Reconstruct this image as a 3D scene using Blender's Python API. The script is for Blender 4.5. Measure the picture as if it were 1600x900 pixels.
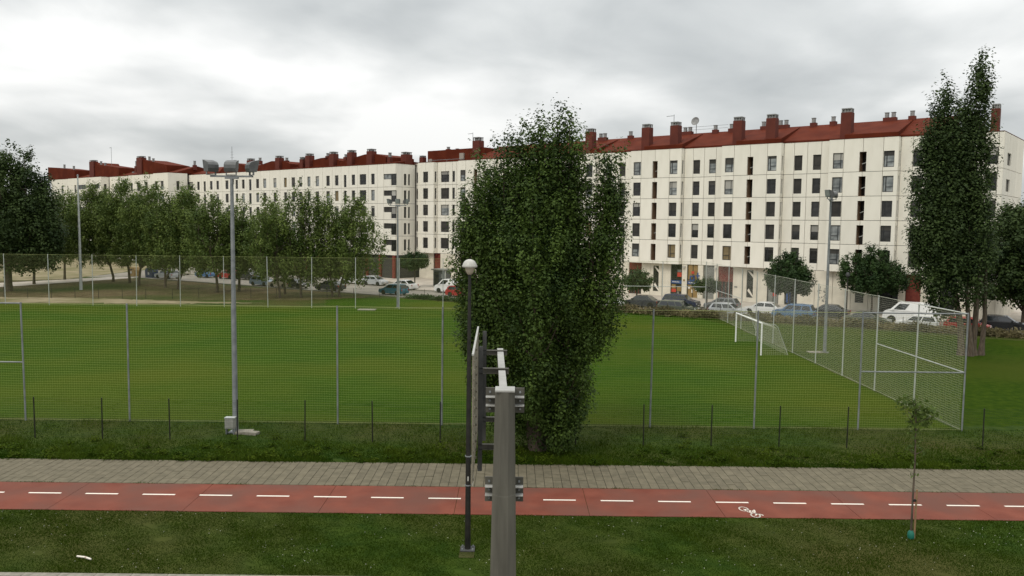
import bpy, math, random
import numpy as np
from mathutils import Matrix, Vector
random.seed(7); rng = np.random.default_rng(7)
for o in list(bpy.data.objects): bpy.data.objects.remove(o)
SC = bpy.context.scene; COL = SC.collection
R = math.radians
# ------------------------------------------------------------------ camera
cam_d = bpy.data.cameras.new('camera'); cam = bpy.data.objects.new('camera', cam_d); COL.objects.link(cam)
cam_d.sensor_width = 36.0; cam_d.lens = 36.0 * 1280 / 1600; cam_d.clip_end = 6000; cam_d.clip_start = 0.1
cam.matrix_world = (Matrix.Translation((0, 0, 10)) @ Matrix.Rotation(math.pi / 2 - math.atan(101 / 1280), 4, 'X')
                    @ Matrix.Rotation(R(0.65), 4, 'Z'))
SC.camera = cam
SC.view_settings.view_transform = 'Standard'; SC.view_settings.look = 'None'
SC.view_settings.gamma = 1; SC.view_settings.exposure = 0.0; SC.view_settings.use_curve_mapping = False
SC.render.resolution_x = 1024; SC.render.resolution_y = 576
# ------------------------------------------------------------------ world: overcast over a Nishita sky
SKX, SKY = 20.82, 9.1
SUN_EL, SUN_AZ = 48, 215          # azimuth clockwise from +Y
W = bpy.data.worlds.new('World'); SC.world = W; W.use_nodes = True
nt = W.node_tree; nt.nodes.clear(); N = nt.nodes; L = nt.links
def wn(t, **k):
    n = N.new(t)
    for a, v in k.items(): setattr(n, a, v)
    return n
sky = wn('ShaderNodeTexSky', sky_type='NISHITA', sun_disc=False)
sky.sun_elevation = R(SUN_EL); sky.sun_rotation = R(SUN_AZ)
skym = wn('ShaderNodeMixRGB', blend_type='MULTIPLY'); skym.inputs[0].default_value = 1; skym.inputs[2].default_value = (.1, .1, .1, 1)
L.new(sky.outputs[0], skym.inputs[1])
tc = wn('ShaderNodeTexCoord'); sep = wn('ShaderNodeSeparateXYZ'); L.new(tc.outputs['Generated'], sep.inputs[0])
def wmath(op, a, b=None, c=None):
    n = wn('ShaderNodeMath', operation=op)
    for i, v in enumerate((a, b, c)):
        if v is None: continue
        if isinstance(v, (int, float)): n.inputs[i].default_value = v
        else: L.new(v, n.inputs[i])
    return n.outputs[0]
zz = wmath('ADD', wmath('MAXIMUM', sep.outputs[2], 0.0), 0.20)
comb = wn('ShaderNodeCombineXYZ'); L.new(wmath('DIVIDE', sep.outputs[0], zz), comb.inputs[0]); L.new(wmath('DIVIDE', sep.outputs[1], zz), comb.inputs[1])
def wnoise(scale, off, detail, rough, dist):
    m = wn('ShaderNodeMapping'); m.inputs['Location'].default_value = off; m.inputs['Scale'].default_value = (scale, scale * .8, 1)
    L.new(comb.outputs[0], m.inputs[0])
    n = wn('ShaderNodeTexNoise'); n.inputs['Scale'].default_value = 1; n.inputs['Detail'].default_value = detail
    n.inputs['Roughness'].default_value = rough; n.inputs['Distortion'].default_value = dist
    L.new(m.outputs[0], n.inputs['Vector']); return n.outputs[0]
n1 = wnoise(.75, (SKX, SKY, 0), 4, .5, .3); n2 = wnoise(2.2, (7.7, 2.2, 3), 7, .55, .3)
cl = wmath('ADD', wmath('MULTIPLY', n1, .80), wmath('MULTIPLY', n2, .20))
ramp = wn('ShaderNodeValToRGB'); L.new(cl, ramp.inputs[0])
el = ramp.color_ramp.elements
el[0].position = .38; el[0].color = (.50, .525, .53, 1)
el[1].position = .60; el[1].color = (1.06, 1.06, 1.04, 1)
e2 = el.new(.48); e2.color = (.70, .72, .715, 1)
# CIE overcast: brighter towards the zenith
zen = wmath('MULTIPLY_ADD', wmath('MAXIMUM', sep.outputs[2], 0.0), 1.25, .82)
clm = wn('ShaderNodeVectorMath', operation='SCALE'); L.new(ramp.outputs[0], clm.inputs[0]); L.new(zen, clm.inputs['Scale'])
mix = wn('ShaderNodeMixRGB'); mix.inputs[0].default_value = .94
L.new(skym.outputs[0], mix.inputs[1]); L.new(clm.outputs[0], mix.inputs[2])
bg = wn('ShaderNodeBackground'); bg.inputs[1].default_value = 1.0; L.new(mix.outputs[0], bg.inputs[0])
out = wn('ShaderNodeOutputWorld'); L.new(bg.outputs[0], out.inputs[0])
sd = bpy.data.lights.new('sun', 'SUN'); sd.energy = 1.4; sd.angle = R(25); sd.color = (1, .93, .82)
sun = bpy.data.objects.new('sun', sd); COL.objects.link(sun)
az, elv = R(SUN_AZ), R(SUN_EL)
sv = Vector((math.sin(az) * math.cos(elv), math.cos(az) * math.cos(elv), math.sin(elv)))
sun.rotation_euler = sv.to_track_quat('Z', 'Y').to_euler(); sun.location = sv * 100
# ------------------------------------------------------------------ materials
MATS = {}
def mat(name, c1, c2=None, scale=4.0, rough=.8, bump=0.0, bscale=None, metal=0.0, spec=.35, detail=6, pos='Object', vary=0.0, trans=0.0, tone=False, lo=.35, hi=.65, c3=None, s3=.2, stretch=None):
    m = bpy.data.materials.new(name); m.use_nodes = True; t = m.node_tree; n = t.nodes; l = t.links
    b = n['Principled BSDF']; b.inputs['Roughness'].default_value = rough; b.inputs['Metallic'].default_value = metal
    b.inputs['Specular IOR Level'].default_value = spec
    col = None
    if pos == 'World': src = n.new('ShaderNodeNewGeometry').outputs['Position']
    else: src = n.new('ShaderNodeTexCoord').outputs['Object']
    if stretch:
        mp = n.new('ShaderNodeMapping'); mp.inputs['Scale'].default_value = stretch; l.new(src, mp.inputs[0]); srcn = mp.outputs[0]
    else: srcn = src
    def noise(sc, s=None):
        x = n.new('ShaderNodeTexNoise'); x.inputs['Scale'].default_value = sc; x.inputs['Detail'].default_value = detail
        l.new(s or srcn, x.inputs['Vector']); return x.outputs[0]
    def rampf(f, a, c, p0, p1):
        r = n.new('ShaderNodeValToRGB'); l.new(f, r.inputs[0]); e = r.color_ramp.elements
        e[0].position = p0; e[0].color = (*a, 1); e[1].position = p1; e[1].color = (*c, 1); return r.outputs[0]
    if c2 is not None:
        col = rampf(noise(scale), c1, c2, lo, hi)
        if c3 is not None:
            mx = n.new('ShaderNodeMixRGB'); f = rampf(noise(s3, src), (0, 0, 0), (1, 1, 1), .42, .66)
            l.new(f, mx.inputs[0]); l.new(col, mx.inputs[1]); mx.inputs[2].default_value = (*c3, 1); col = mx.outputs[0]
    if vary:
        oi = n.new('ShaderNodeObjectInfo'); mr = n.new('ShaderNodeMapRange'); l.new(oi.outputs['Random'], mr.inputs[0])
        mr.inputs[3].default_value = 1 - vary; mr.inputs[4].default_value = 1 + vary
        hs = n.new('ShaderNodeVectorMath'); hs.operation = 'SCALE'; l.new(mr.outputs[0], hs.inputs['Scale'])
        if col is not None: l.new(col, hs.inputs[0])
        else: hs.inputs[0].default_value = c1
        col = hs.outputs[0]
    if tone:
        at = n.new('ShaderNodeAttribute'); at.attribute_name = 'tone'
        col = rampf(at.outputs['Fac'], c1, c2, 0, 1)
    if col is not None: l.new(col, b.inputs['Base Color'])
    else: b.inputs['Base Color'].default_value = (*c1, 1)
    if bump:
        bp = n.new('ShaderNodeBump'); bp.inputs['Strength'].default_value = bump; bp.inputs['Distance'].default_value = .05
        l.new(noise(bscale or scale * 6), bp.inputs['Height']); l.new(bp.outputs[0], b.inputs['Normal'])
    if trans:
        tr = n.new('ShaderNodeBsdfTranslucent'); ms = n.new('ShaderNodeMixShader'); ms.inputs[0].default_value = trans
        if col is not None: l.new(col, tr.inputs[0])
        l.new(b.outputs[0], ms.inputs[1]); l.new(tr.outputs[0], ms.inputs[2]); l.new(ms.outputs[0], n['Material Output'].inputs[0])
    MATS[name] = m; return m
mat('ground', (.018, .040, .002), (.036, .062, .005), 1.6, .95, .5, 30, pos='World', spec=.1, c3=(.058, .058, .014), s3=.13)
mat('pitch', (.020, .052, .002), (.036, .072, .0035), 2.2, .95, .5, 24, pos='World', spec=.03, c3=(.052, .072, .005), s3=.07, stretch=(.14, 1.0, 1))
mat('earth', (.065, .050, .024), (.12, .092, .050), .8, .95, .4, 8, pos='World', spec=.05, c3=(.036, .050, .012), s3=.07)
mat('sand', (.20, .165, .10), (.28, .235, .15), .6, .95, .3, 8, pos='World', spec=.1, c3=(.14, .13, .06), s3=.2)
mat('asphalt', (.17, .155, .13), (.23, .21, .18), 1.2, .9, .25, 30, pos='World', spec=.2, c3=(.26, .235, .195), s3=.15)
mat('plaza', (.40, .355, .30), (.50, .45, .385), .7, .9, .1, 12, pos='World', spec=.2)
mat('kerbstone', (.19, .175, .145), (.27, .25, .21), 6, .9, .2)
mat('slab', (.110, .096, .062), (.150, .130, .086), 3.0, .9, .25, 25, vary=.09, pos='World')
mat('joint', (.022, .02, .012), (.045, .042, .025), 8, .95, .2)
mat('lane', (.150, .042, .026), (.195, .058, .036), 1.1, .85, .15, 60, pos='World', spec=.2, c3=(.135, .056, .040), s3=.42)
mat('white_paint', (.40, .30, .24), (.76, .71, .62), 7, .7, lo=.28, hi=.42)
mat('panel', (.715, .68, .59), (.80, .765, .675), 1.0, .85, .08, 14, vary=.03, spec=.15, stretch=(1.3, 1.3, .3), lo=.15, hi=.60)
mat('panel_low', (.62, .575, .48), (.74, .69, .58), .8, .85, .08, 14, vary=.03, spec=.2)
mat('beige_wall', (.50, .38, .22), (.60, .46, .28), .8, .85)
mat('core', (.05, .047, .043), None, rough=.9)
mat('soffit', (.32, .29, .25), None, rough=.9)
mat('roof_red', (.085, .0165, .0075), (.118, .025, .0115), .5, .85, .05, 6, spec=.08)
mat('chimney_red', (.092, .018, .010), (.12, .025, .014), 1.0, .75, .05)
mat('cap_grey', (.20, .20, .20), (.32, .32, .31), 5, .6, metal=.3)
mat('frame_dark', (.022, .023, .025), None, rough=.45)
mat('frame_lead', (.10, .11, .12), None, rough=.4, metal=.4)
mat('glass', (.010, .010, .010), (.035, .036, .035), 1.3, .06, spec=.45, vary=.3)
mat('glass_pale', (.13, .145, .15), (.30, .315, .31), 1.6, .08, spec=.5, vary=.3)  # paler panes: sky reflection on the upper floors put into the base colour
mat('shutter', (.030, .028, .025), (.045, .042, .037), 2, .6, vary=.25)
mat('curtain_ochre', (.16, .12, .06), (.22, .17, .09), 3, .6)
mat('blind_grey', (.055, .052, .046), None, rough=.6, vary=.3); mat('blind_pale', (.34, .33, .30), None, rough=.6, vary=.25)
mat('loggia_wood', (.25, .165, .105), (.32, .22, .145), 1.5, .8)
mat('red_brick', (.13, .025, .02), (.19, .045, .03), 3, .85)
mat('red_pillar', (.15, .030, .021), (.20, .042, .028), 2, .7)
mat('shop_blue', (.025, .07, .21), None, rough=.4)
mat('shop_tan', (.24, .15, .055), (.32, .21, .085), 1.2, .5)
mat('shop_red', (.50, .05, .03), None, rough=.5)
mat('shop_grey', (.16, .165, .15), (.22, .22, .2), 2, .6)
mat('galva', (.17, .185, .19), (.25, .265, .27), 3, .6, metal=.25, spec=.35)
mat('galva_pale', (.38, .40, .385), (.48, .50, .48), 3, .55, metal=.2)
mat('gantry', (.07, .067, .054), (.115, .11, .09), 1.6, .6, .05, metal=.15, stretch=(3, 3, .4))
mat('gantry_pale', (.33, .33, .31), (.42, .42, .395), 2, .55, metal=.25)
mat('gantry_dark', (.05, .052, .052), (.085, .086, .084), 3, .6, metal=.3)
mat('panel_edge', (.15, .135, .10), (.23, .21, .16), 3, .6)
mat('black_paint', (.010, .010, .009), (.022, .02, .017), 4, .45)
mat('green_wire', (.012, .022, .016), None, rough=.5)
mat('net', (.30, .33, .13), None, rough=.8)
mat('net_white', (.50, .50, .41), None, rough=.8)
mat('goal_white', (.78, .78, .76), (.82, .82, .8), 5, .35)
mat('lamp_white', (.40, .39, .36), (.48, .47, .43), 4, .35)
mat('lamp_bowl', (.36, .31, .25), (.44, .39, .32), 3, .25)
mat('box_grey', (.22, .22, .195), (.29, .29, .26), 5, .6)
mat('concrete', (.19, .175, .14), (.28, .26, .21), 5, .9, .3)
mat('bark', (.055, .042, .030), (.11, .085, .062), 6, .95, .6, 14, stretch=(4, 4, .6))
mat('bark_pale', (.055, .042, .030), (.14, .11, .08), 4, .95, .7, 12, stretch=(4, 4, .5))
mat('stake', (.20, .12, .06), (.27, .17, .09), 6, .8)
mat('container_blue', (.016, .03, .085), None, rough=.5); mat('flood_grey', (.085, .088, .088), (.13, .133, .13), 3, .5, metal=.2)
mat('lawn_right', (.017, .040, .0015), (.033, .058, .003), 2.0, .95, .5, 24, pos='World', spec=.03, c3=(.042, .058, .006), s3=.08)  # darker variant of the pitch grass, vignetting at the right put into its colour
mat('guard_green', (.01, .13, .09), None, rough=.6)
def leafm(name, a, b, sp=.18): return mat(name, a, b, rough=.6, spec=sp, tone=True, trans=.28)
leafm('leaf_poplar', (.016, .036, .006), (.095, .150, .026))
leafm('leaf_dark', (.016, .033, .009), (.080, .120, .034))
leafm('leaf_row', (.038, .070, .012), (.175, .230, .052))
leafm('leaf_street', (.014, .034, .010), (.055, .100, .026))
leafm('leaf_young', (.045, .080, .016), (.12, .17, .04))
leafm('grass_lawn', (.010, .030, .001), (.042, .068, .005), .02)
leafm('grass_verge', (.012, .036, .0015), (.070, .102, .010), .02)
leafm('hedge_dry', (.075, .068, .030), (.24, .20, .10))
mat('daisy', (.75, .74, .66), None, rough=.7)
mat('tyre', (.012, .012, .012), None, rough=.85)
mat('rim', (.42, .43, .44), None, rough=.35, metal=.7)
mat('car_glass', (.010, .013, .015), None, rough=.05, spec=.9)
mat('headlight', (.62, .63, .62), None, rough=.15)
mat('taillight', (.30, .015, .012), None, rough=.25)
CARC = dict(white=(.72, .72, .70), silver=(.42, .44, .45), blue=(.09, .19, .36), skyblue=(.085, .16, .27), red=(.33, .025, .025), black=(.014, .015, .017),
            greyblue=(.16, .21, .26), beige=(.42, .37, .28), dark=(.035, .038, .045), teal=(.02, .12, .165), navy=(.015, .022, .06), olive=(.09, .10, .07), grey=(.17, .18, .19), cream=(.50, .47, .38))
for k, v in CARC.items(): mat('paint_' + k, v, None, rough=.25, spec=.55)
# ------------------------------------------------------------------ mesh helpers
class MB:
    def __init__(s): s.v = []; s.f = []
    def add(s, vs, fs):
        o = len(s.v); s.v += [tuple(p) for p in vs]; s.f += [tuple(i + o for i in q) for q in fs]; return s
    def box(s, x0, x1, y0, y1, z0, z1):
        return s.add([(x0, y0, z0), (x1, y0, z0), (x1, y1, z0), (x0, y1, z0), (x0, y0, z1), (x1, y0, z1), (x1, y1, z1), (x0, y1, z1)],
                     [(0, 3, 2, 1), (4, 5, 6, 7), (0, 1, 5, 4), (1, 2, 6, 5), (2, 3, 7, 6), (3, 0, 4, 7)])
    def tube(s, pts, rad, k=6, cap=True):
        pts = [Vector(p) for p in pts]; n = len(pts)
        if not hasattr(rad, '__len__'): rad = [rad] * n
        vs = []; fs = []; prev = None
        for i, p in enumerate(pts):
            d = (pts[min(i + 1, n - 1)] - pts[max(i - 1, 0)]).normalized()
            a = prev - d * prev.dot(d) if prev is not None else d.orthogonal()
            a.normalize(); b = d.cross(a); prev = a
            for j in range(k):
                t = 2 * math.pi * j / k; vs.append(p + (a * math.cos(t) + b * math.sin(t)) * rad[i])
        for i in range(n - 1):
            for j in range(k):
                fs.append((i * k + j, i * k + (j + 1) % k, (i + 1) * k + (j + 1) % k, (i + 1) * k + j))
        if cap: fs.append(tuple(range(k))[::-1]); fs.append(tuple((n - 1) * k + j for j in range(k)))
        return s.add(vs, fs)
    def lathe(s, prof, k=16, c=(0, 0)):
        vs = [(c[0] + r * math.cos(2 * math.pi * j / k), c[1] + r * math.sin(2 * math.pi * j / k), z) for r, z in prof for j in range(k)]
        n = len(prof); fs = [(i * k + j, i * k + (j + 1) % k, (i + 1) * k + (j + 1) % k, (i + 1) * k + j) for i in range(n - 1) for j in range(k)]
        fs.append(tuple(range(k))[::-1]); fs.append(tuple((n - 1) * k + j for j in range(k)))
        return s.add(vs, fs)
    def prism(s, poly, ax, a0, a1):
        """poly: list of 2D points in the plane without axis ax, extruded from a0 to a1"""
        def P(p, a): q = list(p); q.insert(ax, a); return tuple(q)
        n = len(poly); vs = [P(p, a0) for p in poly] + [P(p, a1) for p in poly]
        fs = [tuple(range(n))[::-1], tuple(range(n, 2 * n))] + [(i, (i + 1) % n, n + (i + 1) % n, n + i) for i in range(n)]
        return s.add(vs, fs)
    def xf(s, m): s.v = [tuple(m @ Vector(p)) for p in s.v]; return s
    def mesh(s, name, m, smooth=False):
        me = bpy.data.meshes.new(name); me.from_pydata(s.v, [], s.f); me.materials.append(MATS[m])
        import bmesh
        bm = bmesh.new(); bm.from_mesh(me); bmesh.ops.recalc_face_normals(bm, faces=bm.faces); bm.to_mesh(me); bm.free()
        if smooth:
            for p in me.polygons: p.use_smooth = True
            try: me.set_sharp_from_angle(angle=R(40))
            except Exception: pass
        return me
    def build(s, name, m, parent=None, smooth=False, **k): return ob(name, s.mesh(name, m, smooth), parent, **k)
def ob(name, data, parent=None, loc=None, rz=0, label=None, cat=None, group=None, kind=None):
    o = bpy.data.objects.new(name, data); COL.objects.link(o)
    if parent: o.parent = parent
    if loc is not None: o.location = loc
    if rz: o.rotation_euler = (0, 0, rz)
    if label: o['label'] = label
    if cat: o['category'] = cat
    if group: o['group'] = group
    if kind: o['kind'] = kind
    return o
def empty(name, loc, label, cat, rz=0, group=None): return ob(name, None, None, loc, rz, label, cat, group)
def big_mesh(name, V, Fq, m, tone=None, parent=None, **k):
    """V (n,3), Fq (f,4) or (f,3)"""
    me = bpy.data.meshes.new(name); nf, c = Fq.shape
    me.vertices.add(len(V)); me.vertices.foreach_set('co', V.astype(np.float32).ravel())
    me.loops.add(nf * c); me.loops.foreach_set('vertex_index', Fq.astype(np.int32).ravel())
    me.polygons.add(nf); me.polygons.foreach_set('loop_start', np.arange(0, nf * c, c, dtype=np.int32))
    me.update(calc_edges=True); me.materials.append(MATS[m])
    if tone is not None:
        at = me.attributes.new('tone', 'FLOAT', 'FACE'); at.data.foreach_set('value', np.clip(tone, 0, 1).astype(np.float32))
    return ob(name, me, parent, **k)
def sheet(name, pts, z, m, kind='structure', parent=None):
    me = bpy.data.meshes.new(name); me.from_pydata([(x, y, z) for x, y in pts], [], [tuple(range(len(pts)))]); me.materials.append(MATS[m])
    if me.polygons[0].normal.z < 0: me.flip_normals()
    return ob(name, me, parent, kind=kind)
def ragged(pts, step=1.2, amp=.5):
    o = []
    for i in range(len(pts)):
        a = np.array(pts[i]); b = np.array(pts[(i + 1) % len(pts)]); n = max(1, int(np.linalg.norm(b - a) / step))
        for j in range(n): o.append(tuple(a + (b - a) * j / n + rng.normal(0, amp, 2) * (1 if n > 1 else 0)))
    return o
# ------------------------------------------------------------------ ground, pitch, paths, road
sheet('ground', [(-2500, -300), (2500, -300), (2500, 3500), (-2500, 3500)], 0, 'ground')
sheet('pitch', ragged([(-75, 40.4), (22.2, 40.4), (22.2, 95.5), (-75, 95.5)], .8, .05), .004, 'pitch')
sheet('right_lawn', ragged([(22.4, 41), (75, 41), (75, 56), (46, 72.8), (20.5, 86.8), (22.4, 80)], .8, .15), .006, 'lawn_right')
sheet('lawn_strip', ragged([(-22, 96), (21, 96), (22.2, 86.5), (10, 93.5), (-14, 106.4), (-24, 107)], .8, .2), .008, 'pitch')
sheet('bare_earth', ragged([(-120, 99), (-45, 99.5), (-24, 104.5), (-17, 110.0), (-60, 136.6), (-66, 138.5), (-95, 122), (-120, 121)], 1.2, .5), .012, 'earth')
sheet('sandy_track', ragged([(-100, 96.3), (-44, 96.6), (-30, 99), (-46, 101.2), (-56, 103), (-100, 101.5)], .8, .3), .016, 'sand')
sheet('footpath', ragged([(-100, 108.5), (-74, 117), (-64, 139.8), (-69, 141.5), (-79, 124), (-102, 114)], 1.5, .2), .020, 'plaza')
NEAR = [(-66, 141.4), (-60, 137), (-40, 124.6), (-15, 109.0), (46, 76.4), (110, 42)]
sheet('road', NEAR + [(112, 52), (46, 86.4), (13, 105.2), (-10, 118.5), (-40, 138), (-58, 149), (-66, 153)], .024, 'asphalt')
sheet('car_park', [(-66, 141), (-66, 154), (-58, 150), (-40, 139), (-12, 119.7), (-14, 126), (-19, 134), (-66, 172), (-72, 176), (-73, 140)], .020, 'asphalt')
sheet('dirt_field', ragged([(-73.5, 133), (-73.5, 178), (-150, 235), (-150, 130), (-104, 118), (-82, 126)], 2.0, .4), .010, 'sand')
# kerb of the road, in stones, and the paved strip in front of the building
def strip(name, P, wdt, z0, z1, m):
    b = MB(); n = len(P)
    nrm = []
    for i in range(n):
        d = Vector((*P[min(i + 1, n - 1)], 0)) - Vector((*P[max(i - 1, 0)], 0)); d.normalize(); nrm.append(Vector((-d.y, d.x, 0)))
    for i in range(n - 1):
        a = Vector((*P[i], 0)); c = Vector((*P[i + 1], 0)); L_ = (c - a).length; k = max(1, int(L_ / 1.0))
        for j in range(k):
            p = a.lerp(c, j / k); q = a.lerp(c, (j + .975) / k); o0 = nrm[i] * wdt
            b.add([p + Vector((0, 0, z0)), q + Vector((0, 0, z0)), q + o0 + Vector((0, 0, z0)), p + o0 + Vector((0, 0, z0)),
                   p + Vector((0, 0, z1)), q + Vector((0, 0, z1)), q + o0 + Vector((0, 0, z1)), p + o0 + Vector((0, 0, z1))],
                  [(0, 3, 2, 1), (4, 5, 6, 7), (0, 1, 5, 4), (1, 2, 6, 5), (2, 3, 7, 6), (3, 0, 4, 7)])
    return b.build(name, m, None, kind='structure')
strip('near_kerb', NEAR[1:], -.16, 0, .13, 'kerbstone')
FAR = [(-14.2, 119.9), (-9.6, 117.9), (13, 104.9), (46, 86.0), (112, 51.6)]
strip('far_kerb', FAR, .18, 0, .15, 'kerbstone')
pv = MB().prism([(-14, 126), (-14.0, 120.12), (-9.5, 118.1), (13.1, 105.1), (46.1, 86.25), (112, 52), (140, 60), (80, 110), (-14, 165), (-30, 150), (-19, 134)], 2, .02, .14)
pv.build('sidewalk', 'plaza', None, kind='structure')
# near road below the lawn with its kerb
sheet('near_road', [(-200, -60), (200, -60), (200, 21.94), (-200, 21.94)], .004, 'asphalt')
kb = ob('roadside_kerb', None, None, kind='structure')
km = MB().box(0, .985, 0, .22, -.02, .13).mesh('kerb_stone', 'kerbstone')
for i in range(20): ob('kerb_stone', km, kb, (-17.5 + i, 21.95, 0))
st2 = MB()
for i in range(60): st2.box(2.5 + i, 3.485 + i, 21.95, 22.17, -.02, .13)
for i in range(60): st2.box(-78.5 + i, -77.515 + i, 21.95, 22.17, -.02, .13)
st2.build('kerb_stone_row', 'kerbstone', kb, kind='stuff')
# bike lane of cast slabs with painted dashes
lane = ob('bike_lane', None, None, kind='structure')
lm = MB().box(.008, 4.662, 27.45, 30.36, -.05, .02).mesh('lane_slab', 'lane')
for i in range(-7, 8): ob('lane_slab', lm, lane, (-11.25 + 4.67 * (i + 2), 0, 0))
dm = MB().box(-.59, .59, -.05, .05, 0, .004).mesh('lane_dash', 'white_paint')
for i in range(-3, 21): ob('lane_dash', dm, lane, (-16.93 + 2.082 * i, 29.15 - .016 * i, .0205))
# painted bicycle, seen by riders going right
bk = MB()
def stroke(pts, w, z=.0215):
    for a, b in zip(pts, pts[1:]):
        a = Vector((*a, 0)); b = Vector((*b, 0)); d = (b - a).normalized(); q = Vector((-d.y, d.x, 0)) * w / 2; e_ = d * w * .3
        bk.add([(a - e_ + q) + Vector((0, 0, z)), (a - e_ - q) + Vector((0, 0, z)), (b + e_ - q) + Vector((0, 0, z)), (b + e_ + q) + Vector((0, 0, z)),
                (a - e_ + q) + Vector((0, 0, z + .003)), (a - e_ - q) + Vector((0, 0, z + .003)), (b + e_ - q) + Vector((0, 0, z + .003)), (b + e_ + q) + Vector((0, 0, z + .003))],
               [(0, 1, 2, 3), (4, 5, 6, 7), (0, 1, 5, 4), (1, 2, 6, 5), (2, 3, 7, 6), (3, 0, 4, 7)])
def ring(c, rx, ry, w):
    stroke([(c[0] + rx * math.cos(t), c[1] + ry * math.sin(t)) for t in np.linspace(0, 2 * math.pi, 17)], w)
w1, w2 = (8.28, 28.28), (8.52, 27.66)
ring(w1, .15, .21, .05); ring(w2, .15, .21, .05)
stroke([w1, (8.50, 28.08), (8.62, 27.80), w2], .05); stroke([w1, (8.36, 27.98), (8.62, 27.80)], .05); stroke([(8.36, 27.98), (8.50, 28.08), (8.60, 28.12)], .05)
stroke([(8.62, 27.80), (8.74, 27.74), (8.78, 27.66)], .05); stroke([(8.62, 28.18), (8.60, 28.02)], .06)
bk.build('bicycle_symbol', 'white_paint', lane)
# pavement of small concrete slabs
pave = ob('pavement', None, None, kind='structure')
MB().box(-60, 60, 30.37, 33.38, -.05, .012).build('bedding', 'joint', pave)
slabs = []; cw = .335
pm = {l: MB().box(.010, cw - .010, .008, l - .008, -.02, .030).mesh('paving_slab', 'slab') for l in (.45, .60, .75, .9)}
seqs = [[.45, .75, .9, .9], [.9, .75, .9, .45], [.75, .9, .45, .9], [.9, .9, .75, .45], [.6, .6, .9, .9], [.6, .9, .6, .9]]
for i in range(-85, 86):
    y = 30.37
    for l in random.choice(seqs):
        slabs.append((i * cw, y, l, random.uniform(-.006, .004))); y += l
slabs.sort(key=lambda s: math.hypot(s[0], s[1] + s[2] * .5) - 2.5 * s[2])
for x, y, l, dz in slabs[:300]: ob('paving_slab', pm[l], pave, (x, y, dz))
rest = MB()
for x, y, l, dz in slabs[300:]: rest.box(x + .010, x + cw - .010, y + .008, y + l - .008, -.02, .03 + dz)
rest.build('outer_slabs', 'slab', pave, kind='stuff')
# ------------------------------------------------------------------ foliage
def leaf_quads(P, size, Nm=None):
    n = len(P)
    if Nm is None: Nm = rng.normal(size=(n, 3))
    Nm = Nm / np.linalg.norm(Nm, axis=1)[:, None]
    a = rng.normal(size=(n, 3)); a -= Nm * (Nm * a).sum(1)[:, None]; a /= np.linalg.norm(a, axis=1)[:, None]; b = np.cross(Nm, a)
    s = size[:, None]
    V = np.stack([P - a * s * .60, P + b * s * .42, P + a * s * .60, P - b * s * .42], 1).reshape(-1, 3)
    return V, np.arange(4 * n).reshape(n, 4)
def crown_points(lobes, per_area, clump_r, leaf_den, upright=1.2, gap=.25):
    """lobes: (x, y, z0, z1, rmax, a, b) spindles with uneven outline; returns leaf positions and tones"""
    P = []; T = []; NN = []
    for lb in lobes:
        x, y, z0, z1, rm, a, b = lb[:7]; tm = a / (a + b); nrm = tm ** a * (1 - tm) ** b
        h = z1 - z0; n = int(per_area * h * rm * 2.2)
        t = rng.random(n * 3); r = (t ** a * (1 - t) ** b) / nrm
        keep = rng.random(n * 3) < (r * .9 + .08); t = t[keep][:n]; r = r[keep][:n] * rm; m = len(t)
        th = rng.random(m) * 2 * np.pi; f = rng.uniform(0, 6.28, 6)
        nz = .5 + .3 * np.sin(2 * th + f[0] + 6 * t) * np.sin(h * .9 * t + f[1]) + .3 * np.sin(5 * th + f[2] - h * .7 * t) * np.sin(h * 2.1 * t + f[3] + th) + .15 * np.sin(11 * th + f[4] + h * 3.3 * t)
        q = (.25 + .8 * rng.random(m) ** .5) * (.70 + .5 * nz)
        kp = (nz > gap * rng.random(m) * 1.6) ; th, q, t, r, nz = th[kp], q[kp], t[kp], r[kp], nz[kp]; m = len(t)
        C = np.stack([x + r * q * np.cos(th), y + r * q * np.sin(th), z0 + h * t], 1)
        RR = clump_r * rng.uniform(.45, 1.15, m) * np.clip(.5 + r / rm, .5, 1.15)
        for c, rc, aa in zip(C, RR, th):
            k = max(5, int(leaf_den * rc * rc)); d = rng.normal(size=(k, 3)); d /= np.linalg.norm(d, axis=1)[:, None]
            rad = rc * (.32 + .62 * rng.random(k) ** .55) * (.85 + .3 * np.sin(d[:, 0] * 5 + aa) * np.sin(d[:, 1] * 6 + 2 * aa) + .15 * np.sin(d[:, 2] * 9))
            off = d * rad[:, None] * np.array([.85, .85, upright]); off[:, 0] += .35 * off[:, 2] * math.cos(aa); off[:, 1] += .35 * off[:, 2] * math.sin(aa)
            P.append(c + off); nm = d + rng.normal(0, .24, (k, 3)); nm[:, 2] += .5; NN.append(nm); T.append(np.full(k, rng.normal(.40, .22)) + rng.normal(0, .09, k))
    return np.concatenate(P), np.concatenate(T), np.concatenate(NN)
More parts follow.
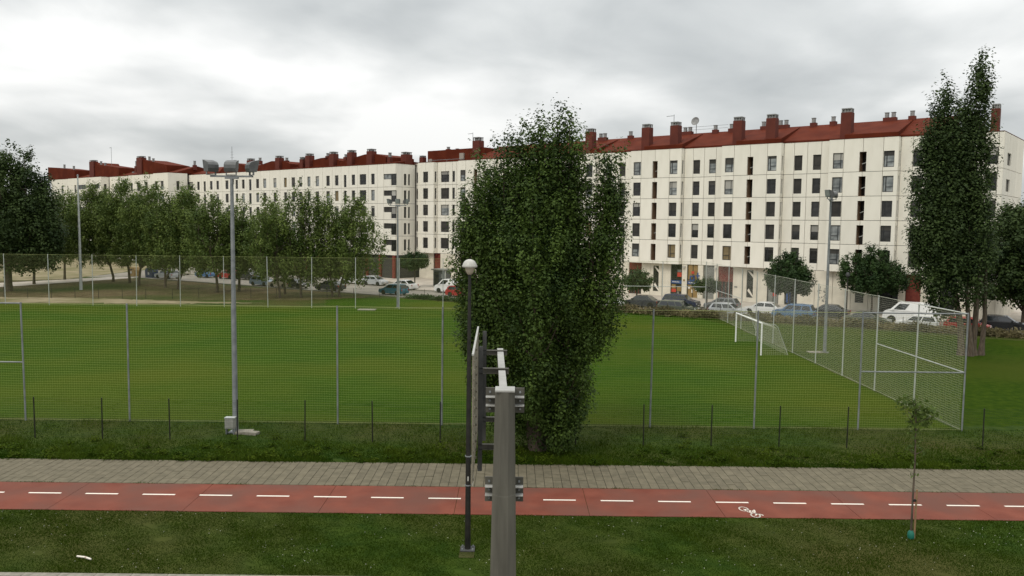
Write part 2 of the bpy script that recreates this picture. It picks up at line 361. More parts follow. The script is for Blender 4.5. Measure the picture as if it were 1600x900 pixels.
def tree(name, label, loc, lobes, trunk, per_area, clump_r, leaf_den, leaf, leafmat, bark='bark', group=None, cat='tree', limbs=True, upright=1.2, gap=.25):
    """trunk: list of stems, each [(x,y,z,r),...]"""
    o = empty(name, loc, label, cat, group=group)
    b = MB()
    for st in trunk: b.tube([p[:3] for p in st], [p[3] for p in st], 9)
    b.build('trunk', bark, o, True)
    if limbs:
        lbm = MB(); base = trunk[0][-1]
        for lb in lobes:
            x, y, z0, z1, rm = lb[:5]; zb = max(.5, min(base[2] * .8, z0 + .2 * (z1 - z0)))
            st = min(trunk, key=lambda s: abs(s[-1][0] - x) + abs(s[-1][1] - y)); s0 = st[-2]
            lbm.tube([s0[:3], ((s0[0] + x) / 2, (s0[1] + y) / 2, (s0[2] + z0 + .35 * (z1 - z0)) / 2), (x, y, z0 + .55 * (z1 - z0)), (x + rng.normal(0, .1), y, z0 + .93 * (z1 - z0))],
                     [s0[3] * .55, s0[3] * .42, s0[3] * .25, .02], 6)
            for q in range(5):
                zz_ = z0 + (z1 - z0) * rng.uniform(.2, .75); th = rng.uniform(0, 6.28)
                lbm.tube([(x, y, zz_), (x + .45 * rm * math.cos(th), y + .45 * rm * math.sin(th), zz_ + .35 * rm), (x + .75 * rm * math.cos(th), y + .75 * rm * math.sin(th), zz_ + .95 * rm)], [s0[3] * .2, s0[3] * .12, .015], 5)
        lbm.build('limbs', bark, o, True)
    P, T, NN = crown_points(lobes, per_area, clump_r, leaf_den, upright, gap)
    ok = P[:, 2] > .15; P = P[ok]; T = T[ok]; NN = NN[ok]
    V, Fq = leaf_quads(P, leaf * (.65 + .7 * rng.random(len(P))), NN)
    big_mesh('crown', V, Fq, leafmat, T, o)
    return len(P)
LEAFN = 0
# the big poplar in the middle
k = .0278
def lp(px, y0, y1, hw, dy=0, a=.55, b=.6): return ((px - 840) * k, dy, max(.3, (703 - y0) * k), (703 - y1) * k, hw * k, a, b)
LEAFN += tree('poplar_tree', 'big dark green poplar with broad dense crown beside the paved path', (1.2, 35.7, 0),
     [lp(868, 560, 160, 38), lp(846, 620, 180, 48, .6), lp(884, 560, 172, 34, -.3), lp(815, 620, 186, 50), lp(836, 540, 174, 42, -.3), lp(784, 590, 206, 44, -.3), lp(753, 560, 230, 42, .2), lp(728, 520, 290, 26, -.2, .6, .6), lp(764, 620, 260, 46, 1.0), lp(884, 600, 204, 29, .3),
      lp(946, 460, 232, 22, 0, 1.3, .45), lp(962, 440, 268, 15, .2, 1.1, .5), lp(931, 440, 272, 13, -.3, 1.2, .5), lp(922, 540, 345, 42, -.5), lp(940, 560, 400, 26, .3, .6, .6),
      lp(850, 728, 450, 52, 0, .35, .8), lp(870, 722, 560, 34, -.6, .3, .6), lp(884, 680, 420, 38, -.8, .6, .7), lp(786, 680, 430, 42, -.5, .6, .6), lp(908, 655, 440, 26, .6, .7, .6), lp(750, 640, 450, 25, 0, .6, .6), lp(830, 640, 280, 62, -1.5), lp(858, 620, 260, 48, 1.6), lp(800, 560, 250, 50, 1.6), lp(828, 712, 500, 32, .9, .5, .7)],
     [[(0, 0, -.1, .42), (.05, 0, .8, .34), (.1, .05, 3, .27), (.3, 0, 7, .16)], [(-.15, .1, 0, .25), (-.5, .1, 2.0, .2), (-1.2, .1, 6, .12)], [(.2, 0, .3, .22), (.8, 0, 3, .17), (1.7, 0, 7, .1)]],
     7.2, .72, 270, .098, 'leaf_poplar', upright=1.5, gap=.5)
# the tall poplar on the right
k2 = .0503
def lq(px, y0, y1, hw, dy=0, a=.5, b=.55): return ((px - 1526) * k2 - .6 * (556 - y1) / 476, dy, max(1.5, (556 - y0) * k2), (542 - y1) * k2, hw * k2 * .84, a, b)
LEAFN += tree('poplar_tree', 'tall twin spired columnar poplar right of the football pitch', (36.3, 64.2, 0),
     [lq(1529, 430, 76, 27), lq(1516, 420, 126, 20, .4), lq(1474, 440, 106, 26), lq(1484, 430, 160, 24, -.6), lq(1454, 440, 196, 22), lq(1466, 455, 250, 26, -.6), lq(1541, 330, 124, 15, .3), lq(1490, 490, 290, 36, .2, .45, .6), lq(1515, 470, 260, 34, -.8, .45, .6), lq(1545, 470, 330, 24, .5, .45, .6), lq(1505, 440, 180, 32, 1.0), lq(1446, 440, 330, 15, .3, .5, .5), lq(1503, 450, 196, 22, -.3)],
     [[(-.7, 0, -.1, .42), (-.75, 0, .6, .27), (-.9, 0, 2.4, .24), (-1.5, 0, 5, .2), (-2.6, 0, 10, .12)], [(.3, .1, -.1, .36), (.25, .1, .7, .23), (.3, .1, 2.5, .21), (.35, .1, 6, .17), (.1, .1, 11, .1)], [(-.2, -.35, -.1, .3), (-.25, -.4, 1, .19), (-.55, -.4, 3, .17), (-.9, -.2, 7, .13), (-1, 0, 10, .09)], [(.95, .2, -.1, .3), (1.0, .2, 1.0, .19), (1.15, .3, 3, .17), (1.0, .3, 7, .1)]],
     4.1, 1.0, 115, .165, 'leaf_dark', 'bark_pale', upright=1.6, gap=.4)
# dark tree at the right edge, behind it
LEAFN += tree('broadleaf_tree', 'dark broad tree at the right edge behind the tall poplar', (52.5, 83.5, 0),
     [(-1.2, 0, 2.2, 12.5, 2.6, .5, .5), (1.2, .5, 2.0, 14.5, 3.2, .5, .6), (4, 0, 2, 13, 3.4, .5, .5), (-2.8, .6, 2.8, 9, 2.0, .5, .5), (1, -1.2, 2.2, 9, 3, .4, .6), (6.5, 0, 2.2, 12, 3, .5, .5)],
     [[(0, 0, -.1, .3), (0, 0, 1.5, .25), (.2, 0, 5, .16)]], 4.6, .85, 85, .24, 'leaf_dark')
# big tree at the left edge
LEAFN += tree('broadleaf_tree', 'tallest dark tree with thick trunk at the left edge', (-68.6, 111.2, 0),
     [(-2.2, 0, 4, 19.8, 2.1, .5, .6), (.6, .3, 4, 20.2, 1.9, .5, .6), (2.9, 0, 3.5, 19.3, 1.8, .5, .6), (4.7, .5, 4, 16.4, 1.7, .5, .6), (.5, -1.5, 3.2, 14, 3.4, .5, .6), (-5, 0, 3.6, 19.5, 2.8, .5, .6), (-8, 0, 4, 17, 3, .5, .5), (5.4, 0, 3.2, 12.5, 2.0, .5, .6), (3.0, -1, 3, 13, 2.6, .5, .6), (-2, 1, 4, 15, 3.2, .5, .6)],
     [[(0, 0, -.1, .62), (0, 0, 1.2, .5), (.1, 0, 5, .4), (.3, 0, 11, .22)]], 2.4, 1.35, 58, .27, 'leaf_dark', upright=1.4, gap=.5)
# the row of trees along the car park
ROW = [  # x, y, crown centre dx, height, half width, crown bottom, label
 (-72.4, 123.7, .6, 13.4, 3.0, 2.8, 'leftmost of the row trees, standing beside the thick edge tree'),
 (-73.1, 133.5, .4, 14.2, 3.4, 3.2, 'row tree behind the footpath bend with a rusty dark trunk'),
 (-63.7, 130.5, -2.3, 14.8, 3.8, 3.2, 'row tree just right of the far tall lamp mast'),
 (-60.1, 128.3, -.6, 15.6, 3.6, 3.0, 'slim dark stemmed row tree left of the blue container'),
 (-56.4, 123.5, 1.6, 15.8, 3.9, 3.0, 'tallest full crowned row tree in front of the blue container'),
 (-50.7, 119.4, .3, 13.4, 3.0, 3.2, 'row tree with forked trunk in front of the silver car'),
 (-48.0, 117.5, 1.6, 14.4, 3.5, 3.2, 'row tree with spreading forked trunk by the cream van'),
 (-40.8, 113.0, -.6, 12.8, 3.6, 2.7, 'row tree with leaning trunk beside the red car'),
 (-38.6, 115.5, .4, 12.2, 3.6, 2.6, 'row tree crown directly behind the near floodlight pole'),
 (-30.0, 105.6, -1.7, 13.2, 2.6, 3.0, 'slender leaning tree in front of the beige hatchback'),
 (-30.9, 111.2, -1.2, 12.8, 2.7, 3.0, 'thin straight tree just behind the slender leaning one'),
 (-27.6, 106.8, -.3, 14.3, 2.7, 2.6, 'upright tree with low crown between the parked cars, highest of its clump'),
 (-23.8, 108.2, -1.0, 13.4, 2.8, 2.6, 'tree with paired trunk left of the dark parked car end'),
 (-22.9, 108.3, 2.2, 13.2, 3.5, 2.8, 'rightmost tree of the row, crown reaching the building corner')]
for i, (x, y, dx, h, hw, zb, lab) in enumerate(ROW):
    h += 1.0; hw *= 1.08; upr = rng.uniform(1.1, 1.7); gp = rng.uniform(.2, .5); cr_ = rng.uniform(.55, .75)
    if i >= 9: gp += .25
    lobes = []
    for q in range(8):
        th = q * 2.4 + i; rr = hw * .62 * (q / 7) ** .5; hh = h * (1 - .05 * q * rng.random() - .025 * q)
        lobes.append((dx + rr * 1.15 * math.cos(th), rr * math.sin(th), zb - (.4 if i < 9 else .9) + rng.uniform(-.05, .2) * h * .3, hh, hw * rng.uniform(.40, .55), .5, .5))
    lean = dx * .35
    stems = [[(0, 0, -.1, .24), (.02, 0, .8, .19), (lean * .5, 0, 2.5, .16), (lean, 0, 6, .09)]]
    if i in (5, 6): stems.append([(0, 0, .9, .17), (.5, 0, 2.1, .13), (1.1, 0, 4.5, .08)])
    if i >= 9: stems[0] = [(0, 0, -.1, .18), (-.05, 0, .8, .15), (lean * .6, 0, 2.5, .12), (lean, 0, 6, .07)]
    LEAFN += tree('row_tree', lab, (x, y, 0), lobes, stems, 2.3 if i < 9 else 1.9, cr_ * 1.5, 66, .20, 'leaf_row', 'bark', 'trees in a row along the car park', upright=upr, gap=gp)
# small street trees with mop crowns
STREET = [(-14.85, 124.6, 5.6, 3.0, 2.0, 'small mop headed street tree beside the white sedan at the building corner'),
          (15.4, 100.8, 4.5, 2.3, 1.65, 'low umbrella shaped street tree before the red topped doorway'),
          (23.2, 97.2, 3.8, 2.3, 1.3, 'smallest street tree in front of the grey garage shutter'),
          (31.4, 92.6, 7.3, 2.6, 2.35, 'round dark street tree above the sky blue car'),
          (41.2, 93.4, 7.9, 2.5, 3.4, 'widest street tree in front of the white panelled ground floor, left of the white van')]
for x, y, h, zb, hw, lab in STREET:
    lobes = [(hw * .62 * math.cos(q * 1.05) * (q > 0), hw * .62 * math.sin(q * 1.05) * (q > 0), zb + rng.uniform(-.2, .3), h - (q > 0) * (h - zb) * rng.uniform(.15, .38), hw * .52, .38, .42) for q in range(7)]
    LEAFN += tree('street_tree', lab, (x, y, .02), lobes, [[(0, 0, 0, .13), (.02, 0, 1, .1), (0, 0, zb + .2, .085), (0, 0, h * .7, .04)]], 8 if hw < 3 else 6, .58, 140, .18, 'leaf_street', 'bark', 'small street trees along the sidewalk')
# the staked sapling
sp = empty('sapling', (12.98, 25.77, 0), 'staked sapling with thin trunk and sparse leaves on the lawn', 'tree')
MB().tube([(0, 0, -.05), (.0, 0, 1.2), (.02, .02, 2.6), (-.02, 0, 3.6), (-.08, 0, 4.6)], [.038, .033, .026, .018, .006], 7).build('trunk', 'bark_pale', sp, True)
for z, dx, dy, dz in [(3.5, .35, .1, .5), (3.6, -.4, .1, .7), (3.8, .45, -.2, .3), (3.9, -.55, 0, .6), (4.1, .25, .2, .45), (2.75, .3, 0, .2), (2.8, -.25, 0, .15), (4.2, -.3, -.2, .4)]:
    MB().tube([(-.02, 0, z), (dx * .6, dy * .6, z + dz * .5), (dx, dy, z + dz)], [.012, .008, .003], 5).build('twig', 'bark_pale', sp)
Pc = []
for (cx, cz, r, n) in [(-.35, 4.45, .3, 70), (-.05, 4.3, .32, 110), (.15, 4.0, .3, 110), (.4, 4.1, .25, 70), (-.1, 3.75, .25, 60), (.35, 3.85, .2, 40), (.25, 2.9, .14, 12), (-.2, 2.92, .16, 14), (0, 3.1, .2, 14), (-.05, 2.45, .1, 7), (-.12, 2.1, .09, 6), (.05, 2.12, .06, 4), (0, 3.4, .16, 22)]:
    Pc.append(np.array([cx, 0, cz]) + rng.normal(0, r * .55, (n, 3)))
Pc = np.concatenate(Pc); V, Fq = leaf_quads(Pc, .105 * (.7 + .6 * rng.random(len(Pc)))); big_mesh('crown', V, Fq, 'leaf_young', rng.normal(.5, .25, len(Pc)), sp)
MB().tube([(.085, -.04, -.05), (.10, -.04, 1.62)], .032, 8).build('stake', 'stake', sp)
MB().tube([(.0, -.0, 1.25), (.1, -.04, 1.27)], .045, 7).build('tie', 'tyre', sp)
MB().lathe([(.10, 0), (.115, .08), (.10, .2), (.055, .26)], 10).build('base_guard', 'guard_green', sp, True)
# ------------------------------------------------------------------ grass blades (nobody could count them)
def blades(name, n, xr, yr, hmin, hmax, m, dens=None, wid=.012, zbase=0, lab=None, cat=None, lean=.6, tn=.12):
    x = rng.uniform(*xr, n); y = rng.uniform(*yr, n)
    if dens is not None: kp = rng.random(n) < dens(x, y); x = x[kp]; y = y[kp]
    n = len(x); h = rng.uniform(hmin, hmax, n) * (.6 + .8 * rng.random(n)); th = rng.uniform(0, 6.28, n)
    patch = .5 + .28 * np.sin(x * .9 + 1.3 * np.sin(y * .7)) * np.cos(y * 1.1 + .6 * np.sin(x * .5)) + .12 * np.sin(x * 3.1 + y * 2.3)
    patch = patch + .22 * np.sin(x * 2.7 + 2 * np.sin(y * 1.9)) * np.sin(y * 3.3 + x * .8)
    h *= np.clip(.35 + 1.3 * patch ** 1.5, .25, 1.9)
    w = wid * (.7 + .6 * rng.random(n)); ax = np.stack([np.cos(th), np.sin(th), 0 * th], 1)
    tip = np.stack([rng.normal(0, lean, n) * h, rng.normal(0, lean, n) * h, h], 1); B = np.stack([x, y, np.full(n, zbase)], 1)
    V = np.stack([B - ax * w[:, None], B + ax * w[:, None], B + tip], 1).reshape(-1, 3)
    return big_mesh(name, V, np.arange(3 * n).reshape(n, 3), m, np.clip(patch * .75 + rng.normal(0, tn, n), 0, 1), None, kind='stuff', label=lab, cat=cat)
blades('lawn_grass', 240000, (-18.5, 18.5), (22.2, 27.47), .020, .045, 'grass_lawn', None, .010, 0, 'short mown grass of the foreground lawn', 'grass')
def vd(x, y):
    edge = np.clip(1.25 - (y - 33.3) / 3.6, .25, 1); return edge
blades('verge_grass', 260000, (-27, 27), (33.3, 40.2), .05, .13, 'grass_verge', vd, .013, 0, 'long rough grass between the path and the net fence', 'grass')
blades('edge_weeds', 26000, (-26, 26), (33.22, 33.95), .08, .22, 'grass_verge', lambda x, y: np.clip(.25 + .6 * np.sin(x * .8) * np.sin(x * .31 + 1) + .3 * np.sin(x * 2.3), .12, 1), .02, 0, 'taller weeds spilling over the back edge of the pavement', 'weeds')
blades('seam_weeds', 2600, (-20, 20), (30.33, 30.42), .02, .05, 'grass_verge', lambda x, y: np.clip(np.sin(x * 1.3) * np.sin(x * .41 + 2) * 1.6, 0, 1), .012, .02, 'weeds in the seam between pavement and bike lane', 'weeds')
blades('pitch_grass', 50000, (-26, 22), (40.3, 52), .02, .05, 'grass_verge', lambda x, y: np.clip((54 - y) / 14, 0, 1), .012, 0, 'mown grass on the near part of the pitch', 'grass')
# broad-leaved weed clumps scattered over the verge
WP = []; WT = []
for q in range(150):
    wx = rng.uniform(-25, 25); wy = 33.35 + abs(rng.normal(0, 1.5)); wr = rng.uniform(.10, .34); nk = int(40 + 260 * wr)
    WP.append(np.stack([wx + rng.normal(0, wr * .6, nk), wy + rng.normal(0, wr * .5, nk), np.abs(rng.normal(0, wr * .45, nk)) + .04], 1)); WT.append(np.full(nk, rng.uniform(.25, .95)) + rng.normal(0, .12, nk))
WP = np.concatenate(WP); nm_ = rng.normal(0, .5, (len(WP), 3)); nm_[:, 2] += 1
V, Fq = leaf_quads(WP, .075 * (.6 + .7 * rng.random(len(WP))), nm_); big_mesh('verge_weeds', V, Fq, 'grass_verge', np.concatenate(WT), None, kind='stuff', label='broad leaved weed clumps scattered over the verge', cat='weeds')
n = 650; dx_ = rng.uniform(-20, 20, n); dy_ = rng.uniform(22.6, 27.3, n)
kp = rng.random(n) < np.clip(.45 + .5 * np.sin(dx_ * .7) * np.sin(dy_ * 1.2 + dx_ * .3), .05, 1); dx_, dy_ = dx_[kp], dy_[kp]; n = len(dx_)
s_ = rng.uniform(.006, .013, n); z_ = rng.uniform(.045, .075, n)
V = np.stack([np.stack([dx_ - s_, dy_, z_], 1), np.stack([dx_, dy_ - s_, z_], 1), np.stack([dx_ + s_, dy_, z_ + .004], 1), np.stack([dx_, dy_ + s_, z_ + .004], 1)], 1).reshape(-1, 3)
big_mesh('daisies', V, np.arange(4 * n).reshape(n, 4), 'daisy', None, None, kind='stuff', label='tiny white daisies dotting the foreground lawn', cat='flowers')
MB().tube([(-12.76, 23.5, .05), (-12.5, 23.42, .06), (-12.25, 23.30, .05)], .028, 6).build('white_stick', 'white_paint', None, label='short white stick lying on the lawn near the kerb', cat='stick')
# dry hedge along the road fence
def hedge(name, P0, P1, n, wid, h, m, lab, leaf=.16):
    t = rng.random(n); x = P0[0] + (P1[0] - P0[0]) * t + rng.normal(0, wid * .4, n); y = P0[1] + (P1[1] - P0[1]) * t + rng.normal(0, wid * .4, n)
    top = h * (.55 + .3 * np.sin(t * 37) * np.sin(t * 91 + 1) + .3 * rng.random(n)); z = rng.random(n) * np.clip(top, .1, 3)
    V, Fq = leaf_quads(np.stack([x, y, z], 1), leaf * (.6 + .8 * rng.random(n))); tn = .45 + .3 * np.sin(t * 53) + rng.normal(0, .2, n)
    return big_mesh(name, V, Fq, m, tn, None, kind='stuff', label=lab, cat='hedge')
hedge('brush_hedge', (9, 95.2), (47, 74.9), 26000, 1.0, .95, 'hedge_dry', 'low brownish brush hedge between the right lawn and the road')
hedge('green_weeds', (-13.5, 107.5), (9, 95.2), 9000, 1.1, .7, 'leaf_street', 'green weeds growing along the road fence behind the far net')
hedge('edge_brush', (47, 74.9), (75, 59.5), 9000, 1.0, .6, 'hedge_dry', 'dry grass strip below the black car at the right edge')
# ------------------------------------------------------------------ buildings
TH = R(-39.9)
class Building:
    def __init__(s, name, A, label):
        s.o = empty(name, (A[0], A[1], 0), label, 'building', TH); s.pc = {}; s.wc = {}
    def panel(s, u0, u1, z0, z1, w, ops=(), m='panel', side=None, th=.2):
        """side None: front panel at depth w; side=u: panel in plane u, spanning depth u0..u1 (facing +u)"""
        g = .025; a0, a1, b0, b1 = u0 + g, u1 - g, z0 + g, z1 - g
        key = (round(u1 - u0, 3), round(z1 - z0, 3), tuple((round(p[0] - u0, 3), round(p[1] - u0, 3), round(p[2] - z0, 3), round(p[3] - z0, 3)) for p in ops), m, side is None, th)
        if key not in s.pc:
            us = sorted({a0, a1, *[min(max(v, a0), a1) for p in ops for v in p[:2]]}); zs = sorted({b0, b1, *[min(max(v, b0), b1) for p in ops for v in p[2:]]})
            def full(i, j):
                if not (0 <= i < len(us) - 1 and 0 <= j < len(zs) - 1): return False
                cu = (us[i] + us[i + 1]) / 2; cz = (zs[j] + zs[j + 1]) / 2
                return not any(p[0] < cu < p[1] and p[2] < cz < p[3] for p in ops)
            b = MB()
            P = (lambda u, d, z: (u - u0, d, z - z0)) if side is None else (lambda u, d, z: (-d, u - u0, z - z0))
            for i in range(len(us) - 1):
                for j in range(len(zs) - 1):
                    if not full(i, j): continue
                    A_, B_, C_, D_ = us[i], us[i + 1], zs[j], zs[j + 1]
                    b.add([P(A_, 0, C_), P(B_, 0, C_), P(B_, 0, D_), P(A_, 0, D_)], [(0, 1, 2, 3)]); b.add([P(A_, th, C_), P(B_, th, C_), P(B_, th, D_), P(A_, th, D_)], [(3, 2, 1, 0)])
                    for di, dj, q in ((-1, 0, [(A_, C_), (A_, D_)]), (1, 0, [(B_, C_), (B_, D_)]), (0, -1, [(A_, C_), (B_, C_)]), (0, 1, [(A_, D_), (B_, D_)])):
                        if not full(i + di, j + dj): (p, r_) = q; b.add([P(p[0], 0, p[1]), P(r_[0], 0, r_[1]), P(r_[0], th, r_[1]), P(p[0], th, p[1])], [(0, 1, 2, 3)])
            s.pc[key] = b.mesh('wall_panel', m)
        return ob('wall_panel', s.pc[key], s.o, (u0, w, z0) if side is None else (side, u0, z0))
    def window(s, u0, u1, z0, z1, w, typ='A', gl='glass', side=None, inset=.14):
        key = (round(u1 - u0, 2), round(z1 - z0, 2), typ, side is None)
        W_, H_ = u1 - u0, z1 - z0
        if key not in s.wc:
            f = .075; b = MB(); b.box(0, f, 0, .07, 0, H_).box(W_ - f, W_, 0, .07, 0, H_).box(f, W_ - f, 0, .07, 0, f).box(f, W_ - f, 0, .07, H_ - f, H_)
            if typ == 'A': b.box(W_ * .70, W_ * .70 + .08, .002, .068, f, H_ - f).box(f, W_ * .70, .004, .066, H_ * .3, H_ * .3 + .07)
            if typ == 'M': b.box(W_ * .24, W_ * .24 + .10, .002, .068, f, H_ - f).box(W_ * .24 + .1, W_ - f, .004, .066, H_ * .3, H_ * .3 + .07)
            if typ == 'B': b.box(f, W_ - f, .004, .066, H_ * .3, H_ * .3 + .07)
            if typ == 'D': b.box(W_ * .5 - .04, W_ * .5 + .04, .004, .066, f, H_ - f)
            pn = MB().box(f * .5, W_ - f * .5, .03, .05, f * .5, H_ - f * .5)
            if side is not None: m_ = Matrix.Rotation(R(90), 4, 'Z'); b.xf(m_); pn.xf(m_)
            s.wc[key] = (b, pn, {}, b.mesh('window', 'frame_dark'))
        b, pn, d, fm = s.wc[key]
        if gl not in d: d[gl] = pn.mesh('pane', gl)
        o = ob('window', fm, s.o, (u0, w + inset, z0) if side is None else (side - inset, u0, z0)); ob('pane', d[gl], o)
        if side is None and gl in ('glass', 'glass_pale') and random.random() < .6 and H_ < 2.2:
            fr_ = random.choice((.18, .3, .45, .6)); kb_ = (key, fr_, 'b'); bmn = random.choice(('blind_grey', 'blind_grey', 'blind_pale'))
            if (kb_, bmn) not in s.pc: s.pc[(kb_, bmn)] = MB().box(.08, W_ - .08, .012, .028, H_ * (1 - fr_), H_ - .07).mesh('blind', bmn)
            ob('blind', s.pc[(kb_, bmn)], o)
        return o
    def part(s, name, mb, m, **k): return mb.build(name, m, s.o, **k)
def pick():
    r = random.random()
    return 'glass' if r < .55 else 'glass_pale' if r < .72 else 'shutter' if r < .97 else 'curtain_ochre'
def chimney(B, u, w, z0, z1, wu=1.2, wd=1.0, cap=.5):
    c = MB().box(u - wu / 2, u + wu / 2, w, w + wd, z0, z1 - cap).build('chimney', 'chimney_red', B.o)
    a = wu * .42; b = MB()
    for i in range(4):
        for j in range(3): b.box(u - a + i * 2 * a / 3 - .06, u - a + i * 2 * a / 3 + .06, w + wd * .1 + j * wd * .36, w + wd * .1 + j * wd * .36 + .1, z1 - cap, z1 - .12)
    b.box(u - a * .75, u + a * .75, w + wd * .2, w + wd * .8, z1 - cap, z1 - .12); b.box(u - a - .05, u + a + .05, w + .02, w + wd - .02, z1 - .12, z1)
    b.build('chimney_cap', 'cap_grey', c)
def vent(B, u, w, z0, z1, n=1):
    c = MB().box(u - .38 * n, u + .38 * n, w, w + .7, z0, z0 + (z1 - z0) * .55).build('roof_vent', 'chimney_red', B.o)
    b = MB()
    for i in range(n):
        x = u - .38 * n + .38 + .76 * i; b.box(x - .2, x + .2, w + .15, w + .55, z0 + (z1 - z0) * .55, z1 - .06).box(x - .25, x + .25, w + .1, w + .6, z1 - .06, z1)
    b.build('vent_cap', 'cap_grey', c)
def antenna(B, u, w, z0, z1, arm=-1.0):
    b = MB().tube([(u, w, z0), (u, w, z1)], .04, 5).tube([(u, w, z1 - .15), (u + arm, w, z1 - .2)], .03, 5)
    for i in range(4): b.tube([(u + arm * (.3 + .2 * i), w - .25, z1 - .18), (u + arm * (.3 + .2 * i), w + .25, z1 - .18)], .015, 4)
    b.build('antenna', 'galva', B.o)
# ---- right block
A = Building('apartment_building', (0, 131), 'long white panelled apartment block with red roof behind the goal end')
ZL = [4.65, 7.95, 10.80, 13.65, 16.50, 20.40]; FH = 2.86; ZT = 20.40
def zrow(i, lo=16.95, hi=18.80): return lo - FH * (4 - i), hi - FH * (4 - i)
bays = [(-21.85, -17.9, 's'), (-12.1, -4.2, 'b'), (7.75, 15.6, 'b'), (21.65, 29.65, 'b'), (35.5, 43.5, 'b'), (49.35, 57.2, 'b')]
USTART, UEND = -24.45, 67.5
recs = []; p = USTART
for b0, b1, _ in bays: recs.append((p, b0)); p = b1
recs.append((p, UEND))
for fl in range(5):
    z0, z1 = ZL[fl], ZL[fl + 1]; wz = zrow(fl); bz = zrow(fl, 16.53, 18.82)
    for b0, b1, t in bays:
        if t == 's':
            A.panel(b0, b0 + 1.95, z0, z1, 0, [(b0 + 1.3, b0 + 1.95, *wz)]); A.panel(b0 + 1.95, b1, z0, z1, 0, [(b0 + 1.95, b0 + 2.55, *wz)])
            A.window(b0 + 1.3, b0 + 2.55, *wz, 0, 'A', 'glass')
        else:
            cs = [b0, b0 + 1.75, b0 + 3.95, b0 + 6.2, b1]
            o1 = (b0 + .5, b0 + 1.7, *wz); o2 = (b0 + 3.55, b0 + 4.35, *bz); o3 = (b0 + 6.25, b0 + 7.42, *wz)
            A.panel(cs[0], cs[1], z0, z1, 0, [o1]); A.panel(cs[1], cs[2], z0, z1, 0, [o2]); A.panel(cs[2], cs[3], z0, z1, 0, [o2]); A.panel(cs[3], cs[4], z0, z1, 0, [o3])
            up = fl >= 3
            A.window(*o1, 0, 'A', 'glass_pale' if up and random.random() < .8 else pick()); A.window(*o3, 0, 'M', 'glass_pale' if up and random.random() < .8 else pick())  # upper floors mostly get the pane with sky reflection in its colour
            lg = MB().box(o2[0] - .06, o2[0], .2, 1.35, bz[0], bz[1]).box(o2[1], o2[1] + .06, .2, 1.35, bz[0], bz[1]).box(o2[0], o2[1], .2, 1.35, bz[0] - .06, bz[0]).box(o2[0], o2[1], .2, 1.35, bz[1], bz[1] + .06)
            lo_ = lg.build('loggia', 'loggia_wood', A.o); MB().box(o2[0], o2[1], 1.3, 1.34, bz[0], bz[1]).build('loggia_door', 'glass', lo_)
            if random.random() < .5: MB().tube([(o2[0] + .15, .6, bz[0] + .9), (o2[1] - .05, .6, bz[0] + 1.1)], .05, 5).build('drying_line', 'galva_pale', lo_)
        # right facing return with a slot window
        A.panel(.03, .9, z0, z1, 0, [(.28, .68, *wz)], side=b1); A.window(.28, .68, *wz, 0, 'N', 'glass', side=b1)
    for r0, r1 in recs:
        Wd = r1 - r0
        if Wd < 3: A.panel(r0, r1, z0, z1, .9, [(r0 + 1.3, r0 + 1.68, *wz)]); A.window(r0 + 1.3, r0 + 1.68, *wz, .9, 'N', 'glass'); continue
        if r0 == -17.9:
            A.panel(r0, r0 + 1.95, z0, z1, .9, [(r0 + .85, r0 + 1.95, *wz)]); A.panel(r0 + 1.95, r0 + 3.6, z0, z1, .9, [(r0 + 1.95, r0 + 2.85, *wz)]); A.panel(r0 + 3.6, r0 + 4.6, z0, z1, .9, [(r0 + 3.6, r0 + 4.2, *wz)]); A.panel(r0 + 4.6, r1, z0, z1, .9)
            A.window(r0 + .85, r0 + 2.85, *wz, .9, 'A', pick()); A.window(r0 + 3.6, r0 + 4.2, *wz, .9, 'N', 'glass'); continue
        k0 = r0; mods = max(1, round(Wd / 5.9)); mw = Wd / mods
        for q in range(mods):
            c0 = r0 + q * mw; cs = [c0, c0 + 1.3, c0 + 2.95, c0 + 4.65, c0 + mw]
            o1 = (c0 + 1.33, c0 + 2.33, *wz); o2 = (c0 + 3.65, c0 + 4.62, *wz)
            A.panel(cs[0], cs[1], z0, z1, .9); A.panel(cs[1], cs[2], z0, z1, .9, [o1]); A.panel(cs[2], cs[3], z0, z1, .9, [o2]); A.panel(cs[3], cs[4], z0, z1, .9)
            A.window(*o1, .9, 'B', random.choice(['shutter', 'shutter', 'glass'] + (['glass_pale'] if c0 < 33 and fl == 4 else []))); A.window(*o2, .9, 'B', random.choice(['shutter', 'glass', 'glass'] + (['glass_pale'] if c0 < 33 and fl == 4 else [])))
    # end wall facing right
    A.panel(.93, 4.2, z0, z1, 0, [(3.2, 4.2, wz[0], wz[1] - .5)], side=UEND); A.panel(4.2, 8.6, z0, z1 - (.0 if fl < 4 else 0), 0, [(4.2, 5.4, wz[0], wz[1] - .5)], side=UEND)
    A.window(3.2, 5.4, wz[0], wz[1] - .5, 0, 'D', 'glass', side=UEND); A.panel(8.6, 13.4, z0, z1, 0, side=UEND)
cr = MB().box(USTART + .3, UEND - .3, 1.5, 13.2, 4.5, ZT - .1); A.part('wall_core', cr, 'core')
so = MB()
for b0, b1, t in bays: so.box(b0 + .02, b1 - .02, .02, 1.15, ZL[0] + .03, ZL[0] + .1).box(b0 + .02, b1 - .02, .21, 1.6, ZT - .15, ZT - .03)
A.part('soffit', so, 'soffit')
fl_ = MB()
for b0, b1, t in bays: fl_.box(b0 - .04, b1 + .04, -.04, 1.0, ZT, ZT + .07)
for r0, r1 in recs: fl_.box(r0 + .04, r1 - .04, .86, 1.3, ZT + .002, ZT + .072)
fl_.box(USTART, UEND, 1.3, 13.3, ZT + .004, ZT + .068); A.part('roof_flashing', fl_, 'roof_red')
